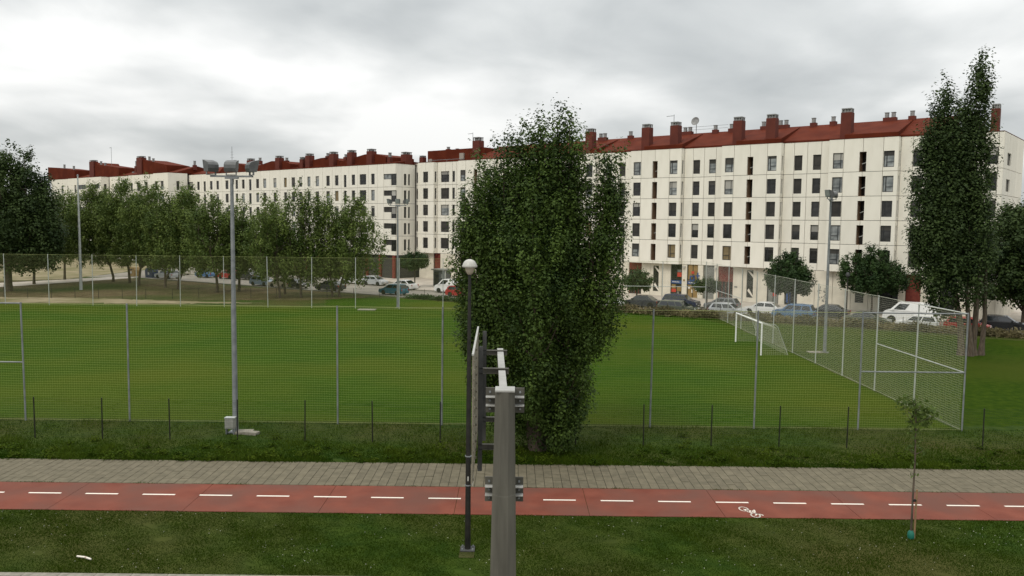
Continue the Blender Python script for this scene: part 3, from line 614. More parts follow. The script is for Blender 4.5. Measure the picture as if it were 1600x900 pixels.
rp = MB().prism([(1.0, ZT + .075), (1.0, ZT + .22), (7.0, 23.1), (13.2, ZT + .22), (13.2, ZT + .075)], 0, -9.0, 61.5); A.part('roof', rp, 'roof_red')
for c0, c1 in [(14.4, 15.5), (23.6, 29.5), (37.3, 43.3), (51.0, 57.0)]:
    A.part('roof_wedge', MB().prism([(.35, ZT + .08), (.35, 20.95), (4.6, 22.35), (6.4, 22.95), (3, 21.0)], 0, c0, c1), 'roof_red')
for u in (14.0, 23.6, 28.1, 37.3, 41.75, 51.0): chimney(A, u, .55, ZT + .08, 24.1, 1.22, 1.1)
chimney(A, 66.3, 2.0, ZT + .08, 23.5, .8, .8)
for u, n_ in ((12.5, 2), (17.5, 1), (27.0, 2), (31.3, 1), (33.7, 1), (38.3, 1), (41.0, 2), (45, 1), (47.5, 1), (54.3, 2), (56.8, 1)): vent(A, u, 6.2, 22.6, 24.0, n_)
# penthouse over the left end
A.part('penthouse', MB().box(-23.0, -9.3, 3.5, 12, ZT + .08, 22.75), 'roof_red')
A.part('penthouse_vent', MB().box(-14.9, -13.9, 3.2, 3.49, ZT + .5, 22.0), 'soffit')
A.part('penthouse_vent', MB().box(-22.6, -21.8, 3.3, 3.49, ZT + .4, 21.3), 'soffit')
A.part('railing', MB().tube([(-21.3, 2.6, 20.95), (-13.4, 2.6, 20.95)], .04, 5).tube([(-21.3, 2.6, 20.4), (-21.3, 2.6, 20.95)], .04, 5).tube([(-17.3, 2.6, 20.4), (-17.3, 2.6, 20.95)], .04, 5).tube([(-13.4, 2.6, 20.4), (-13.4, 2.6, 20.95)], .04, 5), 'galva')
chimney(A, -10.9, 3.0, ZT, 24.5, 1.5, 1.3, .6); vent(A, -20.6, 6, 22.7, 23.6); vent(A, -18.4, 6, 22.7, 23.2); antenna(A, -13.4, 5, 22.7, 25.6, -1.1)
antenna(A, 24.6, 6.8, 23, 26.0, -1.2)
ds = MB().lathe([(.05, 0), (.35, .06), (.6, .2), (.62, .22), (.34, .09)], 14).xf(Matrix.Translation((28.2, 6.6, 24.7)) @ Matrix.Rotation(R(75), 4, 'X')); ds.tube([(28.2, 6.8, 22.8), (28.2, 6.8, 24.7)], .05, 5)
A.part('satellite_dish', ds, 'cap_grey')
A.part('roof_railing', MB().tube([(25, 6.9, 24.0), (33, 6.9, 24.0)], .025, 4).tube([(25, 6.9, 23.6), (33, 6.9, 23.6)], .025, 4), 'galva')
# ground floor: wall pieces and openings (u0,u1,kind)
OPS = [(-20.8, -18.9, 'wall'), (-18.8, -17.1, 'redbrick'), (-12, -10, 'dark'), (-6, -4, 'dark'), (0, 2, 'dark'), (7, 9, 'dark'), (21.2, 23.3, 'reddoor'), (25.2, 26.1, 'slot'), (28.0, 29.7, 'shop1'), (30.5, 32.1, 'shop2'), (32.9, 34.5, 'garage'), (35.1, 37.2, 'reddoor2'), (39.1, 40.0, 'slot'), (41.9, 43.4, 'shop3'), (44.2, 45.8, 'shop4'), (52.8, 53.8, 'smallwin'), (55.5, 57.6, 'dark'), (58.4, 60.0, 'redbrick'), (62, 63.5, 'dark')]
p = -24.45; ztop = ZL[0]
def gpanel(u0, u1):
    n_ = max(1, round((u1 - u0) / 2.4))
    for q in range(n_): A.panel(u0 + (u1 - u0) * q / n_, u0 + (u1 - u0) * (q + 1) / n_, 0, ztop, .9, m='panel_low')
gh = {'slot': (.7, 4.3), 'smallwin': (1.0, 2.35)}
pb = -22.4
for u0, u1, kd in OPS:
    if kd == 'wall': A.panel(-22.4, -18.8, 0, ztop, .9, m='panel_low'); pb = -18.8; continue
    if kd in gh:
        a, b = gh[kd]; 
        if u0 - pb > .3: gpanel(pb, u0 - .5)
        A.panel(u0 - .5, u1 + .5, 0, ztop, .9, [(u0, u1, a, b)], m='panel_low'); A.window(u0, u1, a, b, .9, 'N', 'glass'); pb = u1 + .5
        if kd == 'slot': MB().prism([(u0 + .1, b - .15), (u1 - .05, b - 1.0), (u1 - .05, b - .6), (u0 + .35, b - .15)], 1, .985, .998).build('window_print', 'white_paint', A.o); MB().prism([(u0 + .1, a + .9), (u0 + .3, a + 1.2), (u1 - .05, a + .3), (u1 - .05, a + .05)], 1, .985, .998).build('window_print', 'white_paint', A.o)
        continue
    if u0 - pb > .2: gpanel(pb, u0)
    pb = u1
    d = MB()
    if kd in ('dark',): MB().box(u0, u1, 1.5, 1.54, 0.14, ztop).build('entrance', 'glass', A.o)
    elif kd == 'redbrick':
        MB().box(u0, u1, 1.2, 1.24, 0.14, ztop).build('recess_wall', 'red_brick', A.o)
    elif kd in ('reddoor', 'reddoor2'):
        f_ = MB().box(u0, u1, 1.05, 1.09, 3.6 if kd == 'reddoor' else 2.6, ztop).build('door_transom', 'red_brick', A.o)
        g_ = MB().box(u0, u0 + .08, 1.05, 1.15, .14, 3.6).box(u1 - .08, u1, 1.05, 1.15, .14, 3.6)
        for q in range(1, 4): g_.box(u0 + (u1 - u0) * q / 4 - .03, u0 + (u1 - u0) * q / 4 + .03, 1.06, 1.12, .14, 3.6)
        g_.build('door_frame', 'red_brick', A.o); MB().box(u0, u1, 1.16, 1.2, .14, 3.6).build('door', 'glass', A.o)
    elif kd == 'garage':
        sl = MB()
        for q in range(22): sl.box(u0, u1, 1.1 + .01 * (q % 2), 1.16, .14 + q * .2, .33 + q * .2)
        sl.build('roller_shutter', 'shop_grey', A.o)
    else:
        m1 = {'shop1': 'glass', 'shop2': 'shop_tan', 'shop3': 'shop_grey', 'shop4': 'glass'}[kd]
        MB().box(u0, u1, 1.1, 1.14, .14, ztop).build('shopfront', m1, A.o)
        g_ = MB().box(u0, u0 + .07, 1.02, 1.1, .14, ztop).box(u1 - .07, u1, 1.02, 1.1, .14, ztop).box((u0 + u1) / 2 - .03, (u0 + u1) / 2 + .03, 1.03, 1.1, .14, ztop).box(u0, u1, 1.035, 1.1, 2.55, 2.63); g_.build('shopfront_frame', 'frame_dark', A.o)
        Wd = u1 - u0
        if kd == 'shop1':
            MB().box(u0 + .05, u1 - .05, 1.0, 1.02, 1.95, 2.4).build('shop_sign', 'shop_blue', A.o); MB().box(u1 - .75, u1 - .1, 1.02, 1.03, 2.9, 3.5).box(u0 + .1, u0 + .8, 1.02, 1.03, .75, 1.2).build('poster', 'shop_red', A.o)
            MB().box(u0 + .12, u0 + .75, 1.02, 1.03, 1.25, 1.8).box(u1 - .75, u1 - .12, 1.02, 1.03, .9, 1.5).build('poster', 'shop_tan', A.o); MB().box(u1 - .75, u1 - .4, 1.02, 1.03, .45, .85).box(u1 - .75, u1 - .15, 1.02, 1.03, 3.55, 3.9).build('poster', 'shop_grey', A.o)
        if kd == 'shop2':
            MB().box(u0 + .05, u1 + .0, 1.0, 1.02, 1.95, 2.4).build('shop_sign', 'shop_blue', A.o); MB().box(u0 + .6, u0 + 1.0, 1.02, 1.03, 3.4, 3.75).build('poster', 'shop_red', A.o)
            lg = MB().box(u0 + .45, u0 + .6, .86, .9, 2.45, 3.0).box(u0 + .6, u0 + 1.0, .86, .9, 2.45, 2.6).box(u0 + 1.0, u0 + 1.15, .86, .9, 2.45, 3.25).box(u0 + .45, u0 + 1.15, .86, .9, 3.0, 3.15)
            lg.box(u0 + 1.55, u0 + 1.72, .84, .89, 2.5, 3.6).box(u0 + 1.35, u0 + 1.92, .835, .888, 3.1, 3.26); lg.build('shop_logo', 'shop_blue', A.o)
            MB().box(u0 + .15, u0 + .45, 1.02, 1.03, 1.35, 1.55).box(u1 - .4, u1 - .15, 1.02, 1.03, 1.1, 1.5).box(u0 + .65, u0 + .8, 1.02, 1.03, .8, 1.3).build('notice', 'white_paint', A.o)
        if kd == 'shop3': MB().box(u1 - .75, u1 - .35, 1.0, 1.02, 1.1, 1.5).build('poster', 'shop_red', A.o)
        if kd == 'shop4': MB().box(u0 + .2, u0 + .7, 1.0, 1.02, .4, 2.4).build('poster', 'shop_blue', A.o)
gpanel(pb, UEND)
# shop lettering: small white strokes on the blue bands
tx = MB()
for s0 in (28.25, 30.75):
    for q in range(9): tx.box(s0 + q * .12, s0 + q * .12 + .075, .985, .998, 2.12, 2.22 + .05 * (q % 3 == 0))
tx.build('shop_lettering', 'white_paint', A.o)
MB().box(29.95, 30.2, .84, .895, 2.35, 2.6).build('yellow_plaque', 'shop_tan', A.o); MB().box(37.45, 37.85, .85, .895, 1.9, 2.1).build('number_plaque', 'shop_grey', A.o)
MB().box(29.9, 30.25, .6, .9, 4.2, 4.42).box(34.6, 34.95, .6, .9, 4.2, 4.42).build('wall_lamp', 'lamp_white', A.o)
gr = MB()
for q in range(34):
    gu = random.uniform(48.3, 49.3); gz = random.uniform(.8, 2.6); gr.box(gu, gu + random.uniform(.04, .2), .888, .898, gz, gz + random.uniform(.04, .2))
gr.build('graffiti', 'shop_grey', A.o)
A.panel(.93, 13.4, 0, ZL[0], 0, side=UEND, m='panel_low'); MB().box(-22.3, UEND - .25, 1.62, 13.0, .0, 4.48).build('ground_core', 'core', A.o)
MB().box(16.6, 17.9, .80, .88, .14, 3.4).build('beige_facing', 'beige_wall', A.o); A.window(16.75, 17.5, 1.1, 2.9, .60, 'B', 'glass', inset=.15)
# back wall
MB().box(USTART, UEND - .22, 13.3, 13.5, 0, ZT).build('rear_wall', 'panel', A.o)
# ---- left block
Bq = Building('apartment_building', (0, 125.6), 'middle white apartment block with corner windows above the row of trees')
ZB = [4.2, 7.55, 10.4, 13.25, 16.1, 20.1]
UC, US = -26.5, -98.2
wins = [(-32.95, -32.0, 0), (-36.1, -34.3, 2), (-38.35, -37.4, 0), (-40.6, -39.85, 1), (-43.2, -42.15, 0), (-45.8, -44.75, 0), (-49.05, -48.0, 0), (-51.65, -50.65, 0), (-54.3, -53.3, 0), (-56.75, -55.6, 0), (-59.3, -58.35, 0), (-62.9, -61.85, 0), (-66.5, -65.4, 0), (-69.05, -68.0, 0), (-71.65, -70.75, 1), (-74.3, -73.3, 0), (-76.75, -75.8, 0), (-80.7, -79.5, 0), (-84.3, -83.3, 0), (-86.95, -85.9, 0), (-89.6, -88.7, 1), (-92.35, -91.3, 0), (-96.0, -94.1, 2)]
for fl in range(5):
    z0, z1 = ZB[fl], ZB[fl + 1]; dz = 2.86 * (4 - fl)
    # corner panel with the wrap-around window
    cz = (17.42 - dz, 18.35 - dz); cl_ = (16.35 - dz, 18.35 - dz)
    Bq.panel(-31.3, -29.65, z0, z1, 0)
    Bq.panel(-29.65, UC, z0, z1, 0, [(-29.6, -27.7, *cz), (-27.7, UC, *cl_)])
    Bq.window(-29.6, -27.7, *cz, 0, 'D', 'glass_pale' if fl == 4 else 'shutter'); Bq.window(-27.7, UC - .03, *cl_, 0, 'N', 'glass')
    Bq.panel(.03, 1.5, z0, z1, 0, [(.03, .25, *cl_)], side=UC); Bq.panel(1.5, 4.6, z0, z1, 0, [(1.95, 2.55, 16.45 - dz, 18.4 - dz), (2.95, 3.4, 16.45 - dz, 18.4 - dz)], side=UC)
    Bq.window(1.95, 2.55, 16.45 - dz, 18.4 - dz, 0, 'N', 'shutter', side=UC); Bq.window(2.95, 3.4, 16.45 - dz, 18.4 - dz, 0, 'N', 'glass', side=UC)
    prev = -31.3
    for i, (a, b, t) in enumerate(wins):
        nxt = (wins[i + 1][1] + a) / 2 if i + 1 < len(wins) else US
        lo, hi = (16.25, 18.5) if t == 1 else (16.63, 18.5)
        op = (a, b, lo - dz, hi - dz)
        Bq.panel(nxt, prev, z0, z1, 0, [op]); Bq.window(*op, 0, {0: 'N', 1: 'N', 2: 'A'}[t], pick() if t != 1 else 'glass'); prev = nxt
Bq.part('wall_core', MB().box(US + .2, UC - .3, .4, 13, 0, 20.0), 'core')
Bq.part('rear_wall', MB().box(US, UC - .3, 13.0, 13.2, 0, 20.1), 'panel')
Bq.part('roof_flashing', MB().box(US, UC + .04, -.04, 13.2, 20.1, 20.17), 'roof_red')
def prof(B, pts, w0, w1, name='roof_volume'): B.part(name, MB().prism(pts, 1, w0, w1), 'roof_red')
zb = 20.175
prof(Bq, [(-43.4, zb), (-43.1, 21.1), (-36.1, 22.15), (-33.5, 22.15), (-31.2, 21.7), (-30.4, 21.5), (-30.4, zb)], 1.2, 8)
prof(Bq, [(-56.6, zb), (-56.2, 21.2), (-49.1, 22.05), (-47.0, 22.1), (-45.0, 21.9), (-43.5, 21.35), (-43.5, zb)], 1.3, 8)
prof(Bq, [(-74, zb), (-72.2, 21.0), (-65.2, 22.1), (-60.7, 21.9), (-58.9, 21.3), (-58.9, zb)], 1.2, 8)
prof(Bq, [(-86, zb), (-84, 21.3), (-78.5, 22.2), (-75.5, 21.7), (-74.2, 21.2), (-74.2, zb)], 1.3, 8)
Bq.part('roof', MB().prism([(.5, zb), (.5, zb + .1), (6.5, 22.2), (12.9, zb + .1), (12.9, zb)], 0, US + .3, -86.2), 'roof_red')
Bq.part('low_roof', MB().prism([(.3, zb + .002), (.3, zb + .12), (3.5, 20.75), (12.9, zb + .1), (12.9, zb + .002)], 0, -86.1, UC - .5), 'roof_red')
for u, z, wd_ in ((-62.3, 23.0, 1.4), (-52.3, 23.0, 1.35), (-44.9, 23.0, 1.35), (-39.6, 23.05, 1.35), (-34.1, 23.0, 1.4), (-54.3, 22.4, 1.0), (-72.5, 22.9, 1.4)): chimney(Bq, u, .5, zb + .15, z, wd_, 1.2, .42)
for u, z0_, z1_ in ((-47.4, 21.7, 22.9), (-42.0, 21.3, 22.45), (-40.9, 21.3, 22.5), (-29.8, 20.4, 22.2), (-96.2, 21.3, 23.4), (-70.0, 21.6, 23.0), (-60.6, 21.4, 22.6), (-79.5, 21.8, 22.9)): vent(Bq, u, 1.3, z0_, z1_)
chimney(Bq, -27.4, 2.6, zb, 22.3, 1.3, 1.6, .45); chimney(Bq, -27.0, 6.5, zb, 21.9, .9, .9, .3)
an = MB().tube([(-84.5, 4, 21), (-84.5, 4, 26.2)], .05, 5)
for q, (ln, zq) in enumerate(((.8, 25.0), (1.0, 24.4), (1.2, 23.8))): an.tube([(-84.5 - ln * .6, 4, zq), (-84.5 + ln * .6, 4, zq)], .03, 4)
Bq.part('antenna', an, 'galva')
# ground floor: red pillars, dark arcade, white piers
for q in range(20):
    u = -27.2 - q * 3.6; MB().box(u - .28, u + .28, .1, .6, 0, 4.2).build('pillar', 'red_pillar', Bq.o)
MB().box(US + .2, -29, 2.5, 2.6, 0, 4.2).build('arcade_wall', 'panel_low', Bq.o)
for q in range(10): MB().box(-34 - q * 6.5, -31.2 - q * 6.5, 2.44, 2.5, .1, 3.4).build('shopfront', 'glass', Bq.o)
# ---- far left block
Cq = Building('apartment_building', (0, 119), 'far left white apartment block with stepped bays behind the trees')
ZC = [4.2, 7.7, 10.55, 13.4, 16.25, 20.4]
segs = [(-165, -152.6, .6), (-152.6, -133.2, 0), (-133.0, -121.4, 2.0), (-121.4, -108.2, 1.2), (-106.6, -99.9, 0.0)]
cw_ = {0: [(-158.5, -157.2), (-154.6, -153.4)], 1: [(-148.8, -147.6), (-146.5, -142.0), (-138.3, -134.0)], 2: [(-129.9, -128.7), (-127.6, -126.3), (-123.3, -121.9)], 3: [(-120.3, -119.1), (-117, -115.4), (-113, -111.8)], 4: [(-105.9, -104.6), (-103.2, -101.9)]}
for fl in range(5):
    z0, z1 = ZC[fl], ZC[fl + 1]; dz = 2.85 * (4 - fl)
    for i, (a, b, w) in enumerate(segs):
        ws = cw_[i]; cuts = [a] + [(ws[q][1] + ws[q + 1][0]) / 2 for q in range(len(ws) - 1)] + [b]
        for q, (x0, x1) in enumerate(ws):
            op = (x0, x1, (17.5 if x1 - x0 > 2 else 16.6) - dz, 18.6 - dz); Cq.panel(cuts[q], cuts[q + 1], z0, z1, w, [op]); Cq.window(*op, w, 'D' if x1 - x0 > 1.2 else 'N', pick())
    for u, w0, w1 in ((-133.2, .03, 2.0), (-108.2, 1.23, 3.0), (-99.9, .03, 4.6), (-152.6, .03, .6)):
        if w1 - w0 > 1: Cq.panel(w0, w1, z0, z1, 0, [((w0 + w1) / 2 - .35, (w0 + w1) / 2 + .35, 16.6 - dz, 18.6 - dz)], side=u); Cq.window((w0 + w1) / 2 - .35, (w0 + w1) / 2 + .35, 16.6 - dz, 18.6 - dz, 0, 'N', 'shutter', side=u)
    Cq.panel(-108.1, -106.6, z0, z1, 3.0)
Cq.part('wall_core', MB().box(-164.8, -100.2, 3.3, 15, 0, 20.3), 'core'); Cq.part('rear_wall', MB().box(-165, -100, 15, 15.2, 0, 20.4), 'panel')
fb = MB()
for i, (a, b, w) in enumerate(segs): fb.box(a - .02, b + .02, w - .04, 3.0, 20.4 + .002 * i, 20.46 + .002 * i)
fb.box(-165, -99.9, 3.0, 15.2, 20.39, 20.45); Cq.part('roof_flashing', fb, 'roof_red')
Cq.part('roof', MB().prism([(2.2, 20.47), (2.2, 20.6), (7.5, 22.2), (15, 20.6), (15, 20.47)], 0, -160, -100.5), 'roof_red')
prof(Cq, [(-172, 20.5), (-172, 24.2), (-165, 23.8), (-154.6, 22.9), (-154.6, 20.5)], 2.5, 8)
prof(Cq, [(-144.9, 20.5), (-144.9, 24.5), (-141, 24.3), (-140.4, 23.8), (-128.7, 22.6), (-128.7, 20.5)], 2.4, 8)
prof(Cq, [(-119, 20.5), (-119, 24.2), (-115.8, 24.0), (-105, 22.4), (-105, 20.5)], 2.4, 8)
for u, z in ((-143.3, 25.0), (-117.6, 24.9)): chimney(Cq, u, 2.1, 20.5, z, 2.6, 1.2, .35)
for u, z in ((-139.6, 24.6), (-137.3, 24.1), (-120.6, 23.9), (-114.1, 24.7), (-112.2, 24.2), (-162, 24.6), (-156, 24.0)): vent(Cq, u, 2.6, 21.2, z)
antenna(Cq, -138.3, 5, 23, 28.3, -.8); antenna(Cq, -125.5, 6, 21, 24.0, -.6)
Cq.part('skylight', MB().box(-126.5, -125.6, 4.6, 5.4, 21.4, 21.62).box(-123.5, -122.6, 4.6, 5.4, 21.4, 21.62), 'glass_pale')
MB().box(-165, -100, 1.9, 2.0, 0, 4.2).build('arcade_wall', 'panel_low', Cq.o)
# link wall in the concave corner between the left and right blocks: arcade opening
# ------------------------------------------------------------------ nets and fences
def net_mesh(P0, P1, z0, z1, cell, r0, sag=.04):
    """cords between two ground points, 4-sided thin prisms, slightly wavy"""
    p0 = np.array(P0, float); p1 = np.array(P1, float); Ln = np.linalg.norm(p1 - p0); d = (p1 - p0) / Ln; nn = np.array([-d[1], d[0]])
    V = []; Fq = []; c = 0
    def cord(A_):
        nonlocal c
        m = len(A_); t = A_[1] - A_[0]; vert = abs(t[2]) > .5 * np.linalg.norm(t); r = r0 * (.7 if vert else 1.25)
        o1 = np.array([nn[0], nn[1], 0]) * r; o2 = (np.array([d[0], d[1], 0]) if vert else np.array([0, 0, 1.])) * r
        V.append(np.stack([A_ + o1, A_ + o2, A_ - o1, A_ - o2], 1).reshape(-1, 3))
        i = np.arange(m - 1)[:, None] * 4; j = np.arange(4)[None]; a = (c + i + j); b = c + i + (j + 1) % 4
        Fq.append(np.stack([a, b, b + 4, a + 4], -1).reshape(-1, 4)); c += 4 * m
    nz = int((z1 - z0) / cell); nu = int(Ln / cell); s = np.linspace(0, Ln, max(3, int(Ln / 1.7)))
    wav = lambda u, z: sag * np.sin(u * .55 + z) + .5 * sag * np.sin(u * 1.7 + 2 * z)
    for i in range(nz + 1):
        z = z0 + (z1 - z0) * i / nz; zc = z - .5 * sag * (1 + np.sin(s * 1.23 + i * .05))
        cord(np.stack([p0[0] + d[0] * s + nn[0] * wav(s, z), p0[1] + d[1] * s + nn[1] * wav(s, z), zc], 1))
    zs = np.linspace(z0, z1, 6)
    for i in range(nu + 1):
        u = Ln * i / nu; w = wav(u, zs); cord(np.stack([p0[0] + d[0] * u + nn[0] * w, p0[1] + d[1] * u + nn[1] * w, zs], 1))
    return np.concatenate(V), np.concatenate(Fq)
HN = 5.85
def net_fence(label, P0, P1, posts, rails, m_net, m_post, cell=.12, r=.003, pr=.042, tilt=None):
    o = empty('net_fence', (0, 0, 0), label, 'fence')
    for i, (x, y) in enumerate(posts):
        tl = (random.uniform(-.05, .05), random.uniform(-.05, .05)); MB().tube([(x, y, -.1), (x + tl[0], y + tl[1], HN + .03)], pr, 8).build('post', m_post, o, True)
    V, Fq = net_mesh(P0, P1, .06, HN, cell, r); big_mesh('net', V, Fq, m_net, None, o)
    d = Vector((P1[0] - P0[0], P1[1] - P0[1], 0)); n_ = max(2, int(d.length / 1.7)); pts = [(P0[0] + d.x * i / n_, P0[1] + d.y * i / n_, HN - .03 * abs(math.sin(i * .62))) for i in range(n_ + 1)]
    MB().tube(pts, .014, 4).build('top_cable', m_net, o); MB().tube([(p[0], p[1], .07) for p in pts], .008, 4).build('bottom_cord', m_net, o)
    for a, b in rails: MB().tube([a, b], .034, 7).build('rail', m_post, o, True)
    return o
NX = [22.35 - 5.15 * i for i in range(11)]
net_fence('tall grey post net fence on the near side of the pitch', (-34.3, 39.95), (22.35, 39.95), [(x, 39.9) for x in NX], [((22.35, 39.9, 2.92), (17.2, 39.9, 2.92)), ((22.35, 39.9, HN - .02), (17.2, 39.9, HN - .02)), ((-24, 39.9, 2.92), (-34.3, 39.9, 2.92)), ((-24, 39.9, HN - .02), (-29.15, 39.9, HN - .02))], 'net', 'galva', .12, .0023)
RY = [39.9 + 4.93 * i for i in range(1, 11)]
net_fence('whitish net fence behind the goal on the right side of the pitch', (22.3, 40.0), (22.3, 94.0), [(22.35, y) for y in RY], [((22.35, 39.95, 2.92), (22.35, 49.76, 2.92)), ((22.35, 39.95, HN - .02), (22.35, 44.83, HN - .02)), ((22.35, 89.2, 2.95), (22.35, 79.3, 2.95))], 'net_white', 'galva_pale', .12, .0025)
FX = [22.35 - 5.05 * i for i in range(19)]
net_fence('distant tall net fence along the far side of the pitch', (-68.6, 94.05), (22.35, 94.05), [(x, 94.1) for x in FX], [((22.35, 94.1, 2.95), (12.25, 94.1, 2.95))], 'net', 'galva_pale', .15, .0028)
def wire_fence(label, P, h, sp, cell, r, pr, mesh=True):
    o = empty('wire_fence', (P[0][0], P[0][1], 0), label, 'fence'); ox, oy = P[0]
    for (x0, y0), (x1, y1) in zip(P, P[1:]):
        Ln = math.hypot(x1 - x0, y1 - y0); n_ = max(1, round(Ln / sp))
        for i in range(n_): 
            x = x0 + (x1 - x0) * i / n_ - ox; y = y0 + (y1 - y0) * i / n_ - oy
            MB().tube([(x, y, -.1), (x + random.uniform(-.02, .02), y, h)], pr, 7).build('post', 'black_paint', o, True)
        V, Fq = net_mesh((x0 - ox, y0 - oy), (x1 - ox, y1 - oy), .08, h - .05, cell, r, 0.0); big_mesh('wire_mesh', V, Fq, 'green_wire', None, o)
    return o
wire_fence('low dark wire fence with black posts in front of the pitch', [(-27.82, 36.7), (27.6, 36.5)], 1.9, 3.08, .10, .0016, .028)
wire_fence('low wire fence with thin posts between the far net and the road', [(-84, 101.5), (-46, 102.5), (-24, 106), (-14, 107.6), (46, 75.2), (76, 58.5)], 1.35, 3.0, .2, .002, .03)
# ------------------------------------------------------------------ floodlight masts
def flood_head(o, ang, x, z, s=1.0):
    """a floodlight: curved back shell, glass front, bracket; faces +Y turned by ang"""
    prf = [(-.30, -.26), (-.34, -.05), (-.30, .14), (-.18, .26), (.02, .31), (.30, .34), (.16, -.10), (.06, -.30)]
    M_ = Matrix.Translation((x, .0, z)) @ Matrix.Rotation(ang, 4, 'Z') @ Matrix.Rotation(R(8), 4, 'X')
    h = MB().prism([(a * s, b * s) for a, b in prf], 0, -.33 * s, .33 * s).xf(M_).build('floodlight', 'flood_grey', o)
    MB().add([(-.29 * s, .315 * s, .31 * s), (.29 * s, .315 * s, .31 * s), (.29 * s, .085 * s, -.27 * s), (-.29 * s, .085 * s, -.27 * s), (-.29 * s, .33 * s, .30 * s), (.29 * s, .33 * s, .30 * s), (.29 * s, .10 * s, -.28 * s), (-.29 * s, .10 * s, -.28 * s)], [(0, 1, 2, 3), (4, 5, 6, 7), (0, 1, 5, 4), (1, 2, 6, 5), (2, 3, 7, 6), (3, 0, 4, 7)]).xf(M_).build('lens', 'glass_pale', h)
    MB().box(-.30 * s, -.26 * s, -.12 * s, -.02, -.48 * s, -.2 * s).box(.26 * s, .30 * s, -.12 * s, -.02, -.48 * s, -.2 * s).box(-.26 * s, .26 * s, -.11 * s, -.03, -.48 * s, -.44 * s).xf(Matrix.Translation((x, 0, z)) @ Matrix.Rotation(ang, 4, 'Z')).build('bracket', 'galva', h)
def mast(label, loc, h, rz, heads=True, r0=.13, r1=.075):
    o = empty('floodlight_mast', loc, label, 'light mast', rz, 'floodlight masts round the pitch')
    MB().lathe([(r0 + .02, -.05), (r0, .3), (r0, 1.2), (r1, h)], 14).build('pole', 'galva', o, True)
    MB().box(-.28, .28, -.28, .28, 0, .05).build('base_plate', 'galva', o)
    if heads:
        MB().box(-.98, .98, -.05, .05, h - .02, h + .06).box(-.3, .3, -.08, .08, h - .1, h - .02).build('crossbar', 'galva', o)
        for a, x in ((R(52), -.98), (0, .0), (R(-52), .98)): flood_head(o, a, x, h + .46, .82)
        MB().tube([(.1, -.03, h), (.13, -.1, h - .35)], .012, 4).build('cable', 'black_paint', o)
    return o
mast('near floodlight mast with three lamps beside the grey cabinet', (-13.0, 38.1, 0), 12.0, 0)
mast('far floodlight mast behind the far net, before the building corner', (-13.35, 95.4, 0), 11.9, R(180))
mast('floodlight mast outside the right net, behind the goal', (25.0, 64.8, 0), 12.1, R(60))
tl = empty('lamp_mast', (-60.5, 114.6, 0), 'tall slim bare mast among the left trees', 'mast'); MB().lathe([(.22, -.05), (.2, 1), (.09, 15.9)], 10).build('pole', 'galva_pale', tl, True); MB().lathe([(.13, 15.9), (.13, 16.0), (.05, 16.1)], 10).build('pole_cap', 'galva', tl, True)
cb = empty('electrical_cabinet', (-13.12, 37.75, 0), 'small grey electrical cabinet on legs at the near mast foot', 'cabinet')
MB().box(-.22, .22, -.14, .14, .28, .78).build('box_body', 'box_grey', cb); MB().box(-.24, .24, -.17, .16, .78, .81).build('box_lid', 'galva_pale', cb); MB().box(-.19, .19, -.155, -.14, .32, .74).build('box_door', 'box_grey', cb)
for sx in (-.18, .18): MB().box(sx - .02, sx + .02, -.1, .1, -.02, .28).build('leg', 'galva', cb)
for i, (x, y, a, w_, d_) in enumerate([(-12.55, 38.0, .1, .75, .6), (-12.15, 37.75, -.2, .7, .35)]):
    MB().box(-w_ / 2, w_ / 2, -d_ / 2, d_ / 2, -.05, .1 + .03 * i).build('concrete_block', 'concrete', None, loc=(x, y, 0), rz=a, label=['flat concrete footing slab right of the grey cabinet', 'broken concrete lump nearest the black fence post'][i], cat='concrete')
MB().box(-1, 1, -.6, .6, -.05, .06).build('manhole_slab', 'concrete', None, loc=(-16.5, 92.8, 0), label='pale concrete slab in the grass beside the far net', cat='slab')
MB().box(-.8, .7, -.4, .4, -.05, .05).build('mast_footing', 'concrete', None, loc=(24.5, 64.9, 0), label='concrete footing slab under the mast behind the goal', cat='slab')
# ------------------------------------------------------------------ goal
go = empty('football_goal', (19.4, 66.7, 0), 'white football goal with net on the right of the pitch', 'goal')
for y in (-3.62, 3.62): MB().tube([(0, y, -.05), (0, y, 2.5)], .062, 10).build('post', 'goal_white', go, True)
MB().tube([(0, -3.68, 2.5), (0, 3.68, 2.5)], .06, 10).build('crossbar', 'goal_white', go, True)
for y in (-3.62, 3.62): MB().tube([(0, y, 2.5), (1.0, y, 2.42), (1.25, y, 2.2), (2.1, y, .05)], .022, 6).build('net_support', 'galva_pale', go)
gn = MB()
def gpt(t): 
    P = [(0, 2.46), (1.0, 2.38), (1.25, 2.15), (2.1, .04)]; i = min(int(t * 3), 2); f = t * 3 - i; return P[i][0] + (P[i + 1][0] - P[i][0]) * f, P[i][1] + (P[i + 1][1] - P[i][1]) * f
for i in range(49):
    y = -3.6 + 7.2 * i / 48; gn.tube([(*gpt(t), ) and (gpt(t)[0], y + .05 * math.sin(t * 9 + y), gpt(t)[1] - .12 * math.sin(t * math.pi)) for t in np.linspace(0, 1, 8)], .0045, 3, False)
for t in np.linspace(0, 1, 26): gn.tube([(gpt(t)[0], y, gpt(t)[1] - .12 * math.sin(t * math.pi)) for y in np.linspace(-3.6, 3.6, 7)], .0045, 3, False)
for y in (-3.6, 3.6):
    for x in np.linspace(.1, 2.0, 14):
        zt = np.interp(x, [0, 1, 1.25, 2.1], [2.46, 2.38, 2.15, .04]); gn.tube([(x, y, .02), (x, y + .06, zt * .5), (x, y, zt)], .0045, 3, False)
    for z in np.linspace(.1, 2.35, 17): gn.tube([(0, y, z), (np.interp(z, [.04, 2.15, 2.38, 2.46], [2.1, 1.25, 1.0, 0]), y, z)], .0045, 3, False)
gn.build('net', 'net_white', go)
